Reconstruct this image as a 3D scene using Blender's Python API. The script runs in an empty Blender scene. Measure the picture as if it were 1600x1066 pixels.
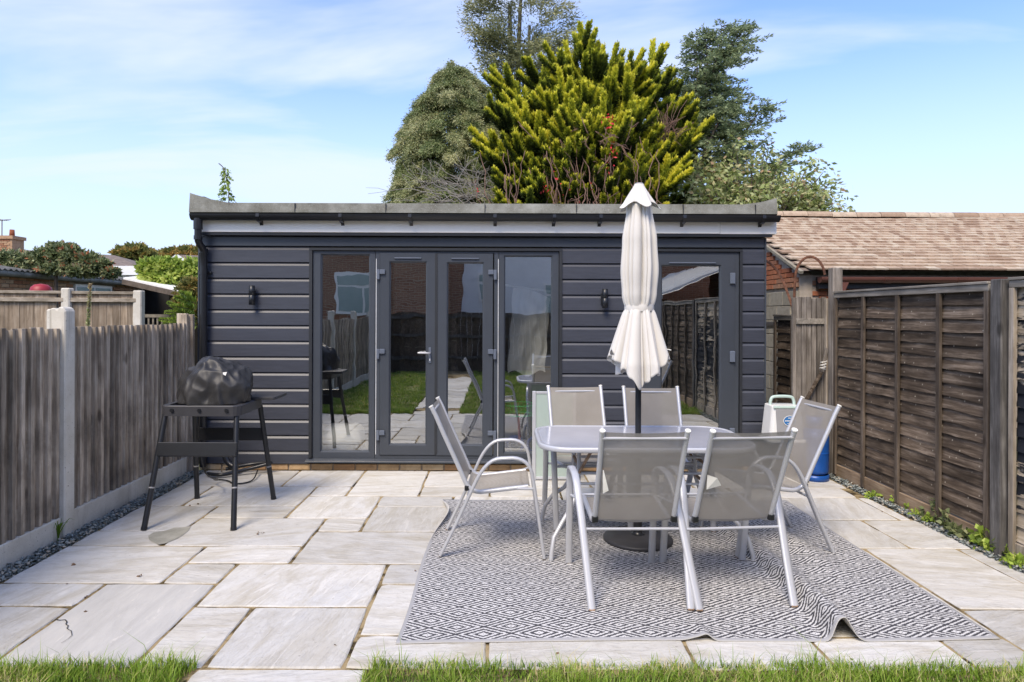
import bpy, bmesh, math, random
import numpy as np
from mathutils import Vector, Matrix, noise
random.seed(7); rng = np.random.default_rng(7)
S = bpy.context.scene; C = S.collection
R = math.radians
# ---------------------------------------------------------------- camera
H = 1.57; F = 1030.0; HX = 775.0; HY = 490.0        # camera height, focal length and vanishing point (1600 px wide frame)
cd = bpy.data.cameras.new('camera'); cam = bpy.data.objects.new('camera', cd); C.objects.link(cam)
cam.location = (0, 0, H); cam.rotation_euler = (R(90), R(-0.2), 0)
cd.sensor_width = 36; cd.lens = 36*F/1600; cd.shift_x = (800-HX)/1600; cd.shift_y = -(533-HY)/1600
cd.clip_start = 0.05; cd.clip_end = 3000
S.camera = cam
# ---------------------------------------------------------------- sky and sun
SUN_EL, SUN_AZ = R(51), R(205)      # azimuth clockwise from +Y : behind the camera, to the left
w = bpy.data.worlds.new('World'); S.world = w; w.use_nodes = True
nt = w.node_tree; nt.nodes.clear()
def wn(t, **k):
    n = nt.nodes.new(t)
    for a, b in k.items(): setattr(n, a, b)
    return n
out = wn('ShaderNodeOutputWorld'); bg = wn('ShaderNodeBackground'); sky = wn('ShaderNodeTexSky')
sky.sky_type = 'NISHITA'; sky.sun_disc = False; sky.sun_elevation = SUN_EL; sky.sun_rotation = SUN_AZ
sky.air_density = 1.0; sky.dust_density = 0.6; sky.ozone_density = 2.5
tc = wn('ShaderNodeTexCoord'); sx = wn('ShaderNodeSeparateXYZ'); nt.links.new(tc.outputs['Generated'], sx.inputs[0])
ad = wn('ShaderNodeMath', operation='ADD'); ad.inputs[1].default_value = 0.22; nt.links.new(sx.outputs['Z'], ad.inputs[0])
mx = wn('ShaderNodeMath', operation='MAXIMUM'); mx.inputs[1].default_value = 0.05; nt.links.new(ad.outputs[0], mx.inputs[0])
dv = wn('ShaderNodeVectorMath', operation='DIVIDE'); nt.links.new(tc.outputs['Generated'], dv.inputs[0])
cb = wn('ShaderNodeCombineXYZ')
for i in range(3): nt.links.new(mx.outputs[0], cb.inputs[i])
nt.links.new(cb.outputs[0], dv.inputs[1])
mp = wn('ShaderNodeMapping'); mp.inputs['Scale'].default_value = (0.55, 1.25, 0.0); mp.inputs['Location'].default_value = (1.3, 4.1, 0)
mp.inputs['Rotation'].default_value = (0, 0, R(14)); nt.links.new(dv.outputs[0], mp.inputs[0])
nz = wn('ShaderNodeTexNoise'); nz.inputs['Scale'].default_value = 1.15; nz.inputs['Detail'].default_value = 6; nz.inputs['Roughness'].default_value = 0.5; nz.inputs['Distortion'].default_value = 0.5
nt.links.new(mp.outputs[0], nz.inputs['Vector'])
cr = wn('ShaderNodeMapRange'); cr.interpolation_type = 'SMOOTHSTEP'
cr.inputs['From Min'].default_value = 0.42; cr.inputs['From Max'].default_value = 0.66; cr.inputs['To Min'].default_value = 0.05; cr.inputs['To Max'].default_value = 0.85
nt.links.new(nz.outputs['Fac'], cr.inputs['Value'])
hz = wn('ShaderNodeMapRange'); hz.interpolation_type = 'SMOOTHSTEP'
hz.inputs['From Min'].default_value = 0.0; hz.inputs['From Max'].default_value = 0.42; hz.inputs['To Min'].default_value = 0.9; hz.inputs['To Max'].default_value = 0.0
nt.links.new(sx.outputs['Z'], hz.inputs['Value'])
mm = wn('ShaderNodeMath', operation='MAXIMUM'); nt.links.new(cr.outputs[0], mm.inputs[0]); nt.links.new(hz.outputs[0], mm.inputs[1])
gain = wn('ShaderNodeMix', data_type='RGBA', blend_type='MULTIPLY'); gain.inputs[0].default_value = 1.0
gain.inputs[7].default_value = (.98, 1.09, 1.40, 1); nt.links.new(sky.outputs[0], gain.inputs[6])
mix = wn('ShaderNodeMix', data_type='RGBA'); nt.links.new(mm.outputs[0], mix.inputs[0]); nt.links.new(gain.outputs[2], mix.inputs[6])
cm = wn('ShaderNodeMix', data_type='RGBA'); nt.links.new(hz.outputs[0], cm.inputs[0]); cm.inputs[6].default_value = (4.55, 4.75, 5.2, 1); cm.inputs[7].default_value = (3.35, 3.95, 5.05, 1)
nt.links.new(cm.outputs[2], mix.inputs[7])
nt.links.new(mix.outputs[2], bg.inputs[0]); bg.inputs[1].default_value = 0.12
nt.links.new(bg.outputs[0], out.inputs[0])
sl = bpy.data.lights.new('sun', 'SUN'); sl.energy = 2.3; sl.angle = R(26); sl.color = (1, .87, .70)
so = bpy.data.objects.new('sun', sl); C.objects.link(so)
sd = Vector((math.sin(SUN_AZ)*math.cos(SUN_EL), math.cos(SUN_AZ)*math.cos(SUN_EL), math.sin(SUN_EL)))
so.rotation_euler = sd.to_track_quat('Z', 'Y').to_euler(); so.location = (-6, -6, 12)
S.view_settings.view_transform = 'Standard'; S.view_settings.look = 'None'; S.view_settings.gamma = 1
S.view_settings.use_curve_mapping = False; S.view_settings.exposure = 0.92

# ---------------------------------------------------------------- materials
def lin(c):
    return tuple(((v/255)/12.92 if v/255 <= .04045 else ((v/255+.055)/1.055)**2.4) for v in c)
class NT:
    def __init__(s, name):
        s.m = bpy.data.materials.new(name); s.m.use_nodes = True; s.t = s.m.node_tree; s.b = s.t.nodes['Principled BSDF']
    def n(s, t, **k):
        n = s.t.nodes.new(t)
        for a, b in k.items(): setattr(n, a, b)
        return n
    def l(s, a, b): s.t.links.new(a, b)
    def co(s, scale=(1, 1, 1), rand=True, kind='Object'):
        c = s.n('ShaderNodeTexCoord'); m = s.n('ShaderNodeMapping'); m.inputs['Scale'].default_value = scale
        if rand:
            o = s.n('ShaderNodeObjectInfo'); v = s.n('ShaderNodeVectorMath', operation='MULTIPLY_ADD')
            cc = s.n('ShaderNodeCombineXYZ')
            for i in range(3): s.l(o.outputs['Random'], cc.inputs[i])
            s.l(cc.outputs[0], v.inputs[0]); v.inputs[1].default_value = (37, 53, 29); s.l(c.outputs[kind], v.inputs[2])
            s.l(v.outputs[0], m.inputs[0])
        else: s.l(c.outputs[kind], m.inputs[0])
        return m.outputs[0]
    def noise(s, vec, scale, detail=4, rough=.55, dist=0):
        n = s.n('ShaderNodeTexNoise'); n.inputs['Scale'].default_value = scale; n.inputs['Detail'].default_value = detail
        n.inputs['Roughness'].default_value = rough; n.inputs['Distortion'].default_value = dist
        s.l(vec, n.inputs['Vector']); return n.outputs['Fac']
    def ramp(s, fac, stops):
        r = s.n('ShaderNodeValToRGB'); e = r.color_ramp.elements
        while len(e) < len(stops): e.new(.5)
        for i, (p, c) in enumerate(stops): e[i].position = p; e[i].color = (*c, 1) if len(c) == 3 else c
        s.l(fac, r.inputs[0]); return r.outputs[0]
    def mix(s, f, a, b, mode='MIX'):
        n = s.n('ShaderNodeMix', data_type='RGBA', blend_type=mode)
        for v, i in ((f, 0), (a, 6), (b, 7)):
            if hasattr(v, 'links'): s.l(v, n.inputs[i])
            elif i == 0: n.inputs[0].default_value = v
            else: n.inputs[i].default_value = (*v, 1)
        return n.outputs[2]
    def math(s, op, a, b=None, c=None, clamp=False):
        n = s.n('ShaderNodeMath', operation=op); n.use_clamp = clamp
        for i, v in enumerate((a, b, c)):
            if v is None: continue
            if hasattr(v, 'links'): s.l(v, n.inputs[i])
            else: n.inputs[i].default_value = v
        return n.outputs[0]
    def rand(s, lo, hi):
        o = s.n('ShaderNodeObjectInfo'); return s.math('MULTIPLY_ADD', o.outputs['Random'], hi-lo, lo)
    def scale(s, col, val):
        cc = s.n('ShaderNodeCombineXYZ')
        for i in range(3): s.l(val, cc.inputs[i])
        return s.mix(1.0, col, cc.outputs[0], 'MULTIPLY')
    def bump(s, h, st=.3, dist=.01):
        b = s.n('ShaderNodeBump'); b.inputs['Strength'].default_value = st; b.inputs['Distance'].default_value = dist
        s.l(h, b.inputs['Height']); s.l(b.outputs[0], s.b.inputs['Normal'])
    def fin(s, col=None, rough=.6, metal=0, spec=.5):
        if col is not None:
            if hasattr(col, 'links'): s.l(col, s.b.inputs['Base Color'])
            else: s.b.inputs['Base Color'].default_value = (*col, 1)
        if hasattr(rough, 'links'): s.l(rough, s.b.inputs['Roughness'])
        else: s.b.inputs['Roughness'].default_value = rough
        s.b.inputs['Metallic'].default_value = metal; s.b.inputs['Specular IOR Level'].default_value = spec
        return s.m
M = {}
def simple(name, c, rough=.5, metal=0, var=.15, sc=8, bump=0, spec=.5, rnd=(.94, 1.06)):
    t = NT(name); v = t.co(); f = t.noise(v, sc, 5)
    col = t.ramp(f, [(.25, tuple(x*(1-var) for x in c)), (.75, tuple(min(1, x*(1+var)) for x in c))])
    col = t.scale(col, t.rand(*rnd))
    if bump: t.bump(t.noise(v, sc*6, 3), bump, .004)
    M[name] = t.fin(col, rough, metal, spec); return M[name]
def wood(name, c1, c2, c3, axis, rnd=(.75, 1.2), knots=False, peel=None, green=0, stain=0):
    t = NT(name); sc = [14, 14, 14]; sc[axis] = .9
    v = t.co(tuple(sc)); g = t.noise(v, 2.2, 7, .62, .6)
    v2 = t.co((2.3, 2.3, 2.3)); p = t.noise(v2, 1.2, 4)
    sf = [55, 55, 55]; sf[axis] = 5; gf = t.noise(t.co(tuple(sf)), 1.5, 5, .7, .3)
    col = t.ramp(t.math('ADD', t.math('MULTIPLY', g, .72), t.math('MULTIPLY', gf, .28)), [(.34, c1), (.5, c2), (.64, c3)])
    kv = t.n('ShaderNodeTexVoronoi'); kv.inputs['Scale'].default_value = 2.6; kk = [1.6, 1.6, 1.6]; kk[axis] = .8; t.l(t.co(tuple(kk)), kv.inputs['Vector'])
    col = t.mix(t.math('MULTIPLY', t.ramp(t.math('ADD', kv.outputs['Distance'], t.math('MULTIPLY', gf, .06)), [(.09, (1,1,1)), (.16, (0,0,0))]), .75), col, tuple(x*.35 for x in c1))
    col = t.mix(t.math('MULTIPLY', t.ramp(p, [(.42, (0,0,0)), (.66, (1,1,1))]), .55), col, tuple(x*.5 for x in c1))
    if peel:
        q = t.noise(t.co((5, 1.7, 8)), 1.6, 8, .7)
        z = t.n('ShaderNodeNewGeometry'); sp = t.n('ShaderNodeSeparateXYZ'); t.l(z.outputs['Position'], sp.inputs[0])
        q2 = t.math('ADD', q, t.math('MULTIPLY', t.math('ABSOLUTE', t.math('SUBTRACT', sp.outputs['Z'], .95)), -.28))
        col = t.mix(t.ramp(q2, [(.36, (0,0,0)), (.40, (1,1,1))]), col, peel)
    if knots:
        vv = t.n('ShaderNodeTexVoronoi'); vv.voronoi_dimensions = '2D'; vv.inputs['Scale'].default_value = 7; vv.inputs['Randomness'].default_value = .75
        s2 = t.n('ShaderNodeSeparateXYZ'); t.l(t.co((1, 1, 1.0)), s2.inputs[0]); c2_ = t.n('ShaderNodeCombineXYZ'); t.l(s2.outputs['Y'], c2_.inputs[0]); t.l(s2.outputs['Z'], c2_.inputs[1]); t.l(c2_.outputs[0], vv.inputs['Vector'])
        nn = t.math('ADD', vv.outputs['Distance'], t.math('MULTIPLY', g, .05))
        col = t.mix(t.ramp(nn, [(.045, (1,1,1)), (.08, (0,0,0))]), col, (.30, .26, .20))
    if stain:
        q = t.noise(t.co((3, 3, 3), False), 1.0, 5, .6)
        col = t.mix(t.math('MULTIPLY', t.ramp(q, [(.52, (0,0,0)), (.7, (1,1,1))]), stain), col, (.02, .019, .018))
    col = t.scale(col, t.rand(*rnd))
    t.bump(g, .5, .004); M[name] = t.fin(col, .85, 0, .2); return M[name]
wood('fence_grey', (.22, .172, .125), (.43, .36, .28), (.63, .55, .45), 2, (.62, 1.25), stain=.55)
wood('fence_tan', (.20, .15, .10), (.36, .28, .20), (.52, .43, .33), 2, (.7, 1.15))
wood('fence_tan_h', (.24, .20, .15), (.40, .34, .26), (.56, .49, .40), 0, (.85, 1.1))
wood('fence_brown', (.042, .030, .021), (.105, .078, .056), (.24, .19, .145), 1, (.62, 1.4), knots=True)
wood('fence_batten', (.055, .042, .032), (.11, .086, .066), (.19, .155, .125), 2, (.8, 1.25))
wood('fence_cap', (.16, .14, .115), (.26, .235, .20), (.38, .34, .29), 1, (.9, 1.15))
wood('fence_peel', (.25, .20, .14), (.42, .35, .26), (.58, .50, .40), 1, (.75, 1.15), peel=(.018, .020, .026))
wood('stile_pale', (.19, .155, .115), (.33, .28, .22), (.47, .41, .34), 2, (.85, 1.1))
wood('post_grey', (.055, .05, .046), (.11, .103, .097), (.21, .20, .188), 2, (.85, 1.15))
wood('gate_wood', (.10, .085, .07), (.20, .175, .15), (.33, .295, .26), 2, (.7, 1.2))
wood('board_new', (.22, .15, .09), (.34, .25, .17), (.46, .37, .27), 1, (.9, 1.1))
# stone slabs
def rotco(t, sc):
    """object coordinates turned by a different angle on every stone"""
    c = t.n('ShaderNodeTexCoord'); o = t.n('ShaderNodeObjectInfo'); vr = t.n('ShaderNodeVectorRotate'); vr.rotation_type = 'Z_AXIS'
    t.l(c.outputs['Object'], vr.inputs['Vector']); a = t.math('FRACT', t.math('MULTIPLY', o.outputs['Random'], 7.31)); k = t.math('GREATER_THAN', a, .72)
    t.l(t.math('ADD', t.math('MULTIPLY', k, 1.35), t.math('MULTIPLY', t.math('SUBTRACT', a, .4), .9)), vr.inputs['Angle'])
    v = t.n('ShaderNodeVectorMath', operation='MULTIPLY_ADD'); cc = t.n('ShaderNodeCombineXYZ')
    for i in range(3): t.l(o.outputs['Random'], cc.inputs[i])
    t.l(cc.outputs[0], v.inputs[0]); v.inputs[1].default_value = (37, 53, 29); t.l(vr.outputs[0], v.inputs[2])
    m = t.n('ShaderNodeMapping'); m.inputs['Scale'].default_value = sc; t.l(v.outputs[0], m.inputs[0]); return m.outputs[0]
t = NT('slab')
v = t.co((1.1, 1.1, 1.1)); vs = rotco(t, (1.0, 3.6, 3)); f0 = t.noise(v, 1.1, 4, .5, .3)
f2 = t.noise(vs, 1.5, 8, .62, 1.0); f4 = t.noise(rotco(t, (1.8, 13, 4)), 1.6, 8, .7, .8); f3 = t.noise(v, 70, 4, .75); fm = t.noise(v, 7, 6, .7, .4)
c = t.ramp(f0, [(.3, (.57, .55, .50)), (.5, (.63, .615, .58)), (.72, (.585, .58, .565))])
c = t.mix(t.math('MULTIPLY', t.ramp(f2, [(.46, (0,0,0)), (.67, (1,1,1))]), .66), c, (.42, .375, .285))
c = t.mix(t.math('MULTIPLY', t.ramp(fm, [(.48, (0,0,0)), (.68, (1,1,1))]), .5), c, (.46, .43, .37))
c = t.mix(t.math('MULTIPLY', t.ramp(f4, [(.55, (0,0,0)), (.62, (1,1,1))]), .45), c, (.74, .72, .68))
c = t.mix(t.math('MULTIPLY', t.ramp(t.noise(v, 30, 3, .6), [(.69, (0,0,0)), (.74, (1,1,1))]), .55), c, (.22, .19, .15))
c = t.mix(t.math('MULTIPLY', t.ramp(f3, [(.58, (0,0,0)), (.66, (1,1,1))]), .22), c, (.34, .31, .26))
c = t.scale(c, t.rand(.80, 1.07))
hs_ = t.ramp(f4, [(.47, (0,0,0)), (.50, (.5,.5,.5)), (.56, (.5,.5,.5)), (.60, (1,1,1))])
h = t.math('ADD', t.math('MULTIPLY', f2, .8), t.math('ADD', t.math('MULTIPLY', f3, .14), t.math('ADD', t.math('MULTIPLY', fm, .5), t.math('MULTIPLY', hs_, .30))))
t.bump(h, .6, .013); M['slab'] = t.fin(c, .72, 0, .3)
t = NT('slab_grey')
v = t.co((5.5, .9, 1)); f = t.noise(v, 1.7, 8, .62, .5); g = t.noise(t.co((9, 1.6, 1)), 2.0, 8, .72, .5)
c = t.ramp(f, [(.3, (.42, .41, .39)), (.55, (.51, .50, .475)), (.70, (.57, .55, .51))])
c = t.mix(t.math('MULTIPLY', t.ramp(g, [(.60, (0,0,0)), (.66, (1,1,1))]), .6), c, (.70, .67, .62))
hg = t.ramp(g, [(.42, (0,0,0)), (.52, (.5,.5,.5)), (.57, (.5,.5,.5)), (.64, (1,1,1))])
t.bump(t.math('ADD', hg, f), .28, .010); M['slab_grey'] = t.fin(c, .7, 0, .3)
t = NT('mortar'); v = t.co((1, 1, 1), False); f = t.noise(v, 5, 6, .7)
c = t.ramp(f, [(.36, (.03, .023, .015)), (.44, (.12, .09, .045)), (.53, (.32, .245, .135)), (.8, (.42, .345, .215))]); t.bump(t.noise(v, 60, 3), .6, .006)
M['mortar'] = t.fin(c, .95, 0, .1)
t = NT('concrete'); v = t.co((1, 1, 1)); f = t.noise(v, 3, 6, .65); vv = t.co((7, 7, .7)); g = t.noise(vv, 2, 4)
c = t.ramp(f, [(.3, (.50, .46, .38)), (.6, (.66, .625, .55)), (.8, (.70, .68, .62))])
c = t.mix(t.math('MULTIPLY', t.ramp(g, [(.55, (0,0,0)), (.72, (1,1,1))]), .55), c, (.26, .23, .18))
c = t.mix(t.ramp(t.noise(v, 70, 2, .7), [(.66, (0,0,0)), (.72, (1,1,1))]), c, (.24, .21, .16))
t.bump(t.noise(v, 60, 3), .4, .005); M['concrete'] = t.fin(c, .9, 0, .2)
# anthracite cladding
t = NT('cladding'); v = t.co((1.2, 14, 14)); f = t.noise(v, 4, 6, .6)
c = t.ramp(f, [(.3, (.034, .038, .052)), (.7, (.048, .053, .071))]); t.bump(t.noise(t.co((6, 40, 60)), 5, 4), .18, .002)
M['cladding'] = t.fin(t.scale(c, t.rand(.95, 1.05)), .46, 0, .62)
simple('anthracite', (.052, .060, .074), .34, 0, .06, 6, .05)
simple('anthracite_dark', (.02, .022, .026), .5)
simple('hinge_grey', (.12, .14, .18), .3, 0, .05)
simple('black_plastic', (.014, .015, .018), .32, 0, .15, 10)
simple('black_metal', (.012, .014, .018), .38, 0, .2, 20)
simple('charcoal_paint', (.04, .04, .045), .5, 0, .12, 12, .1)
simple('white_upvc', (.93, .90, .83), .35, 0, .03)
t = NT('felt'); v = t.co((1, 1, 1), False); f = t.noise(v, 3.2, 7, .7)
c = t.ramp(f, [(.3, (.10, .095, .075)), (.5, (.20, .20, .175)), (.72, (.33, .335, .305))])
c = t.mix(t.ramp(t.noise(v, 120, 2, .6), [(.6, (0,0,0)), (.7, (1,1,1))]), c, (.32, .33, .30)); t.bump(t.noise(v, 150, 3), .6, .006)
M['felt'] = t.fin(c, .9, 0, .2)
t = NT('glass')
t.t.nodes.remove(t.b)
tr = t.n('ShaderNodeBsdfTransparent'); tr.inputs[0].default_value = (.80, .82, .81, 1)
gl = t.n('ShaderNodeBsdfGlossy'); gl.inputs['Roughness'].default_value = 0.0; gl.inputs[0].default_value = (.98, 1, 1, 1)
lw = t.n('ShaderNodeLayerWeight'); lw.inputs[0].default_value = .5
fa = t.math('MULTIPLY_ADD', t.math('POWER', lw.outputs['Facing'], 4.0), .5, .46, True)
bm_ = t.n('ShaderNodeBump'); bm_.inputs['Strength'].default_value = .025; bm_.inputs['Distance'].default_value = .05
t.l(t.noise(t.co((1, 1, 1)), 2.2, 2), bm_.inputs['Height']); t.l(bm_.outputs[0], gl.inputs['Normal'])
ms = t.n('ShaderNodeMixShader'); t.l(fa, ms.inputs[0]); t.l(tr.outputs[0], ms.inputs[1]); t.l(gl.outputs[0], ms.inputs[2])
t.l(ms.outputs[0], t.t.nodes['Material Output'].inputs[0]); M['glass'] = t.m
def brickmat(name, c1, c2, c3):
    t = NT(name); v = t.co(); f = t.noise(v, 14, 5, .65); r = t.rand(0, 1)
    c = t.ramp(r, [(0, c1), (.45, c2), (1, c3)]); c = t.mix(t.math('MULTIPLY', t.ramp(f, [(.45, (0,0,0)), (.7, (1,1,1))]), .5), c, tuple(x*.55 for x in c1))
    t.bump(f, .5, .006); M[name] = t.fin(c, .9, 0, .15)
brickmat('brick_red', (.30, .105, .055), (.40, .155, .08), (.34, .20, .13))
brickmat('brick_tan', (.36, .22, .12), (.47, .33, .19), (.52, .41, .27))
brickmat('brick_mixed', (.27, .12, .07), (.40, .22, .12), (.46, .32, .20))
brickmat('block', (.27, .245, .19), (.32, .29, .23), (.35, .32, .27))
brickmat('tile', (.31, .215, .15), (.46, .355, .26), (.52, .44, .34))
simple('brick_mortar', (.40, .34, .27), .95, 0, .2, 12)
simple('render_white', (.80, .80, .78), .8, 0, .06, 3)
simple('dark_void', (.012, .011, .010), .9)
t = NT('roof_grey'); c = t.ramp(t.noise(t.co((3, 3, 3), False), 3, 6), [(.3, (.10, .075, .06)), (.7, (.24, .19, .155))]); M['roof_grey'] = t.fin(c, .9)
t = NT('corrugated'); c = t.ramp(t.noise(t.co((2, 2, 2), False), 3, 6, .7), [(.35, (.10, .10, .085)), (.55, (.22, .21, .19)), (.75, (.36, .35, .32))]); M['corrugated'] = t.fin(c, .9)
simple('brown_upvc', (.13, .055, .042), .35, 0, .1, 4)
t = NT('rust'); c = t.ramp(t.noise(t.co(), 18, 6, .7), [(.35, (.05, .022, .014)), (.6, (.18, .075, .04)), (.8, (.30, .15, .09))]); M['rust'] = t.fin(c, .85)
# furniture
simple('frame_silver', (.52, .53, .555), .38, .25, .05, 6)
simple('frame_rust', (.30, .20, .13), .7, .2, .5, 22)
t = NT('sling'); v = t.co((1, 1, 1)); wv = t.n('ShaderNodeTexWave'); wv.bands_direction = 'X'; wv.inputs['Scale'].default_value = 90; t.l(v, wv.inputs[0])
wz = t.n('ShaderNodeTexWave'); wz.bands_direction = 'Z'; wz.inputs['Scale'].default_value = 90; t.l(v, wz.inputs[0])
f = t.noise(v, 5, 5); c = t.ramp(f, [(.3, (.33, .305, .27)), (.7, (.40, .37, .33))]); hh = t.math('MULTIPLY', wv.outputs['Fac'], wz.outputs['Fac'])
c = t.mix(t.math('MULTIPLY', hh, .3), c, (.16, .14, .12)); t.bump(hh, .3, .002)
t.fin(c, .8, 0, .2); t.b.inputs['Alpha'].default_value = 1
trp = t.n('ShaderNodeBsdfTransparent'); tl = t.n('ShaderNodeBsdfTranslucent'); tl.inputs[0].default_value = (.42, .38, .32, 1)
m1 = t.n('ShaderNodeMixShader'); m1.inputs[0].default_value = .22; m2 = t.n('ShaderNodeMixShader'); m2.inputs[0].default_value = .13
t.l(t.b.outputs[0], m1.inputs[1]); t.l(tl.outputs[0], m1.inputs[2]); t.l(m1.outputs[0], m2.inputs[1]); t.l(trp.outputs[0], m2.inputs[2])
t.l(m2.outputs[0], t.t.nodes['Material Output'].inputs[0]); M['sling'] = t.m
t = NT('table_glass'); f = t.noise(t.co((1, 1, 1)), 160, 2); c = t.ramp(t.noise(t.co(), 4, 4), [(.3, (.40, .41, .46)), (.7, (.46, .47, .52))]); t.bump(f, .08, .001)
t.fin(c, .10, 0, .7); M['table_glass'] = t.m
t = NT('parasol_cloth'); v = t.co(); wv = t.n('ShaderNodeTexWave'); wv.bands_direction = 'DIAGONAL'; wv.inputs['Scale'].default_value = 130; t.l(v, wv.inputs[0])
c = t.mix(t.noise(v, 3, 4), (.61, .585, .545), (.70, .68, .64)); t.bump(wv.outputs['Fac'], .12, .002); M['parasol_cloth'] = t.fin(c, .85, 0, .15)
t = NT('cover_cloth'); v = t.co(); f = t.noise(v, 4, 5, .6, .8); c = t.ramp(f, [(.3, (.020, .020, .021)), (.7, (.036, .035, .035))]); t.bump(t.noise(v, 6, 2, .4, 1.2), .18, .02); M['cover_cloth'] = t.fin(c, .50, 0, .45)
# rug
t = NT('rug'); uv = t.n('ShaderNodeUVMap'); uv.uv_map = 'UVMap'
nzv = t.n('ShaderNodeTexNoise'); nzv.inputs['Scale'].default_value = 60; nzv.inputs['Detail'].default_value = 1; t.l(uv.outputs[0], nzv.inputs['Vector'])
sp = t.n('ShaderNodeSeparateXYZ'); t.l(uv.outputs[0], sp.inputs[0])
def tri(s, val, per):
    a = s.math('FRACT', s.math('DIVIDE', val, per)); return s.math('ABSOLUTE', s.math('MULTIPLY_ADD', a, 2, -1))
wob = t.math('MULTIPLY', t.math('SUBTRACT', nzv.outputs['Fac'], .5), .012)
u_ = t.math('SNAP', sp.outputs['X'], .0045); v_ = t.math('SNAP', t.math('ADD', sp.outputs['Y'], wob), .0035)
a = tri(t, u_, .27); b = tri(t, v_, .150)
d = t.math('ADD', a, b)
ring = t.math('FRACT', t.math('MULTIPLY_ADD', t.math('ABSOLUTE', t.math('SUBTRACT', d, 1.0)), 2.9, .25))
msk = t.math('GREATER_THAN', ring, .53)
big = t.noise(uv.outputs[0], 2.0, 4); msk2 = t.math('ADD', t.math('MULTIPLY', msk, t.math('MULTIPLY_ADD', big, .3, .78)), 0, clamp=True)
fine = t.noise(uv.outputs[0], 400, 1)
c = t.mix(msk2, (.050, .050, .058), (.70, .69, .68)); c = t.mix(t.math('MULTIPLY', fine, .22), c, (.28, .28, .29))
# plain woven hem
ex = t.math('LESS_THAN', t.math('SUBTRACT', 1.5, t.math('ABSOLUTE', t.math('SUBTRACT', sp.outputs['X'], 1.5))), .018)
ey = t.math('LESS_THAN', t.math('SUBTRACT', 1.2, t.math('ABSOLUTE', t.math('SUBTRACT', sp.outputs['Y'], 1.2))), .028)
c = t.mix(t.math('MAXIMUM', ex, ey), c, (.36, .36, .37))
t.bump(t.math('ADD', msk, fine), .35, .003); M['rug'] = t.fin(c, .9, 0, .1)
simple('rug_back', (.55, .54, .52), .9, 0, .1, 40, .3)
simple('cooler_white', (.78, .78, .76), .4, 0, .04); simple('mint_plastic', (.52, .66, .60), .4, 0, .04); simple('grey_plastic', (.30, .30, .31), .5, 0, .05)
simple('badge_blue', (.03, .16, .42), .4, 0, .05); simple('gas_blue', (.010, .085, .36), .35, .1, .2, 8); simple('rubbish_red', (.30, .015, .025), .5)
simple('green_plastic', (.03, .42, .16), .4); simple('blue_plastic', (.03, .08, .42), .4); simple('orange_plastic', (.6, .12, .06), .4)
simple('label_white', (.80, .79, .74), .6); simple('sack_white', (.86, .85, .83), .7, 0, .08, 5, .3)
simple('room_wall', (.22, .22, .215), .85); simple('room_floor', (.2, .19, .175), .6)
simple('white_line', (.68, .69, .70), .5)
t = NT('soil'); c = t.ramp(t.noise(t.co((1, 1, 1), False), 7, 6, .7), [(.3, (.05, .06, .02)), (.52, (.12, .12, .045)), (.7, (.30, .24, .13))]); t.bump(t.noise(t.co((1,1,1), False), 40, 4), .8, .03); M['soil'] = t.fin(c, .95, 0, .1)
t = NT('earth'); c = t.ramp(t.noise(t.co((1, 1, 1), False), 2, 6, .7), [(.3, (.05, .06, .03)), (.7, (.09, .085, .05))]); M['earth'] = t.fin(c, .95, 0, .1)
simple('chips_mat', (.17, .19, .185), .75, 0, .4, 60)
def leafmat(name, stops, rough=.55, trans=.3):
    """leaf colour follows the 'tone' attribute stored per leaf: pigment, plus light and shade painted into some crowns"""
    t = NT(name); a = t.n('ShaderNodeAttribute'); a.attribute_name = 'tone'
    c = t.ramp(a.outputs['Fac'], stops); c = t.scale(c, t.rand(.92, 1.08)); t.fin(c, rough, 0, .3)
    tl = t.n('ShaderNodeBsdfTranslucent'); t.l(c, tl.inputs[0]); m1 = t.n('ShaderNodeMixShader'); m1.inputs[0].default_value = trans
    t.l(t.b.outputs[0], m1.inputs[1]); t.l(tl.outputs[0], m1.inputs[2]); t.l(m1.outputs[0], t.t.nodes['Material Output'].inputs[0]); M[name] = t.m
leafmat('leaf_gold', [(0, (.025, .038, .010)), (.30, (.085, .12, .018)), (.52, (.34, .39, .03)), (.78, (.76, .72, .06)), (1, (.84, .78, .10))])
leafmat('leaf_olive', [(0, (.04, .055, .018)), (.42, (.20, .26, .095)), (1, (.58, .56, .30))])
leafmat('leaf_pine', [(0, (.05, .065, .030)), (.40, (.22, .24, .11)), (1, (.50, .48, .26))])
leafmat('leaf_blue', [(0, (.03, .055, .03)), (.45, (.19, .26, .13)), (1, (.42, .48, .26))])
leafmat('leaf_broad', [(0, (.09, .13, .03)), (.40, (.30, .37, .12)), (.75, (.52, .54, .28)), (1, (.48, .33, .20))])
leafmat('leaf_lime', [(0, (.09, .15, .025)), (.5, (.33, .46, .07)), (1, (.60, .66, .17))])
leafmat('leaf_ivy', [(0, (.03, .05, .015)), (.45, (.17, .21, .09)), (.88, (.36, .38, .20)), (1, (.48, .17, .08))])
leafmat('leaf_autumn', [(0, (.06, .07, .025)), (.5, (.22, .24, .07)), (1, (.48, .32, .10))])
leafmat('grass_blade', [(0, (.05, .11, .012)), (.45, (.20, .33, .03)), (.8, (.40, .50, .09)), (1, (.60, .52, .26))])
simple('bark', (.12, .095, .075), .9, 0, .35, 10); simple('bark_red', (.20, .12, .09), .9, 0, .35, 20); simple('twig_grey', (.27, .25, .22), .9, 0, .3, 10); simple('leaf_red', (.55, .02, .03), .6, 0, .2, 8)

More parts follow.
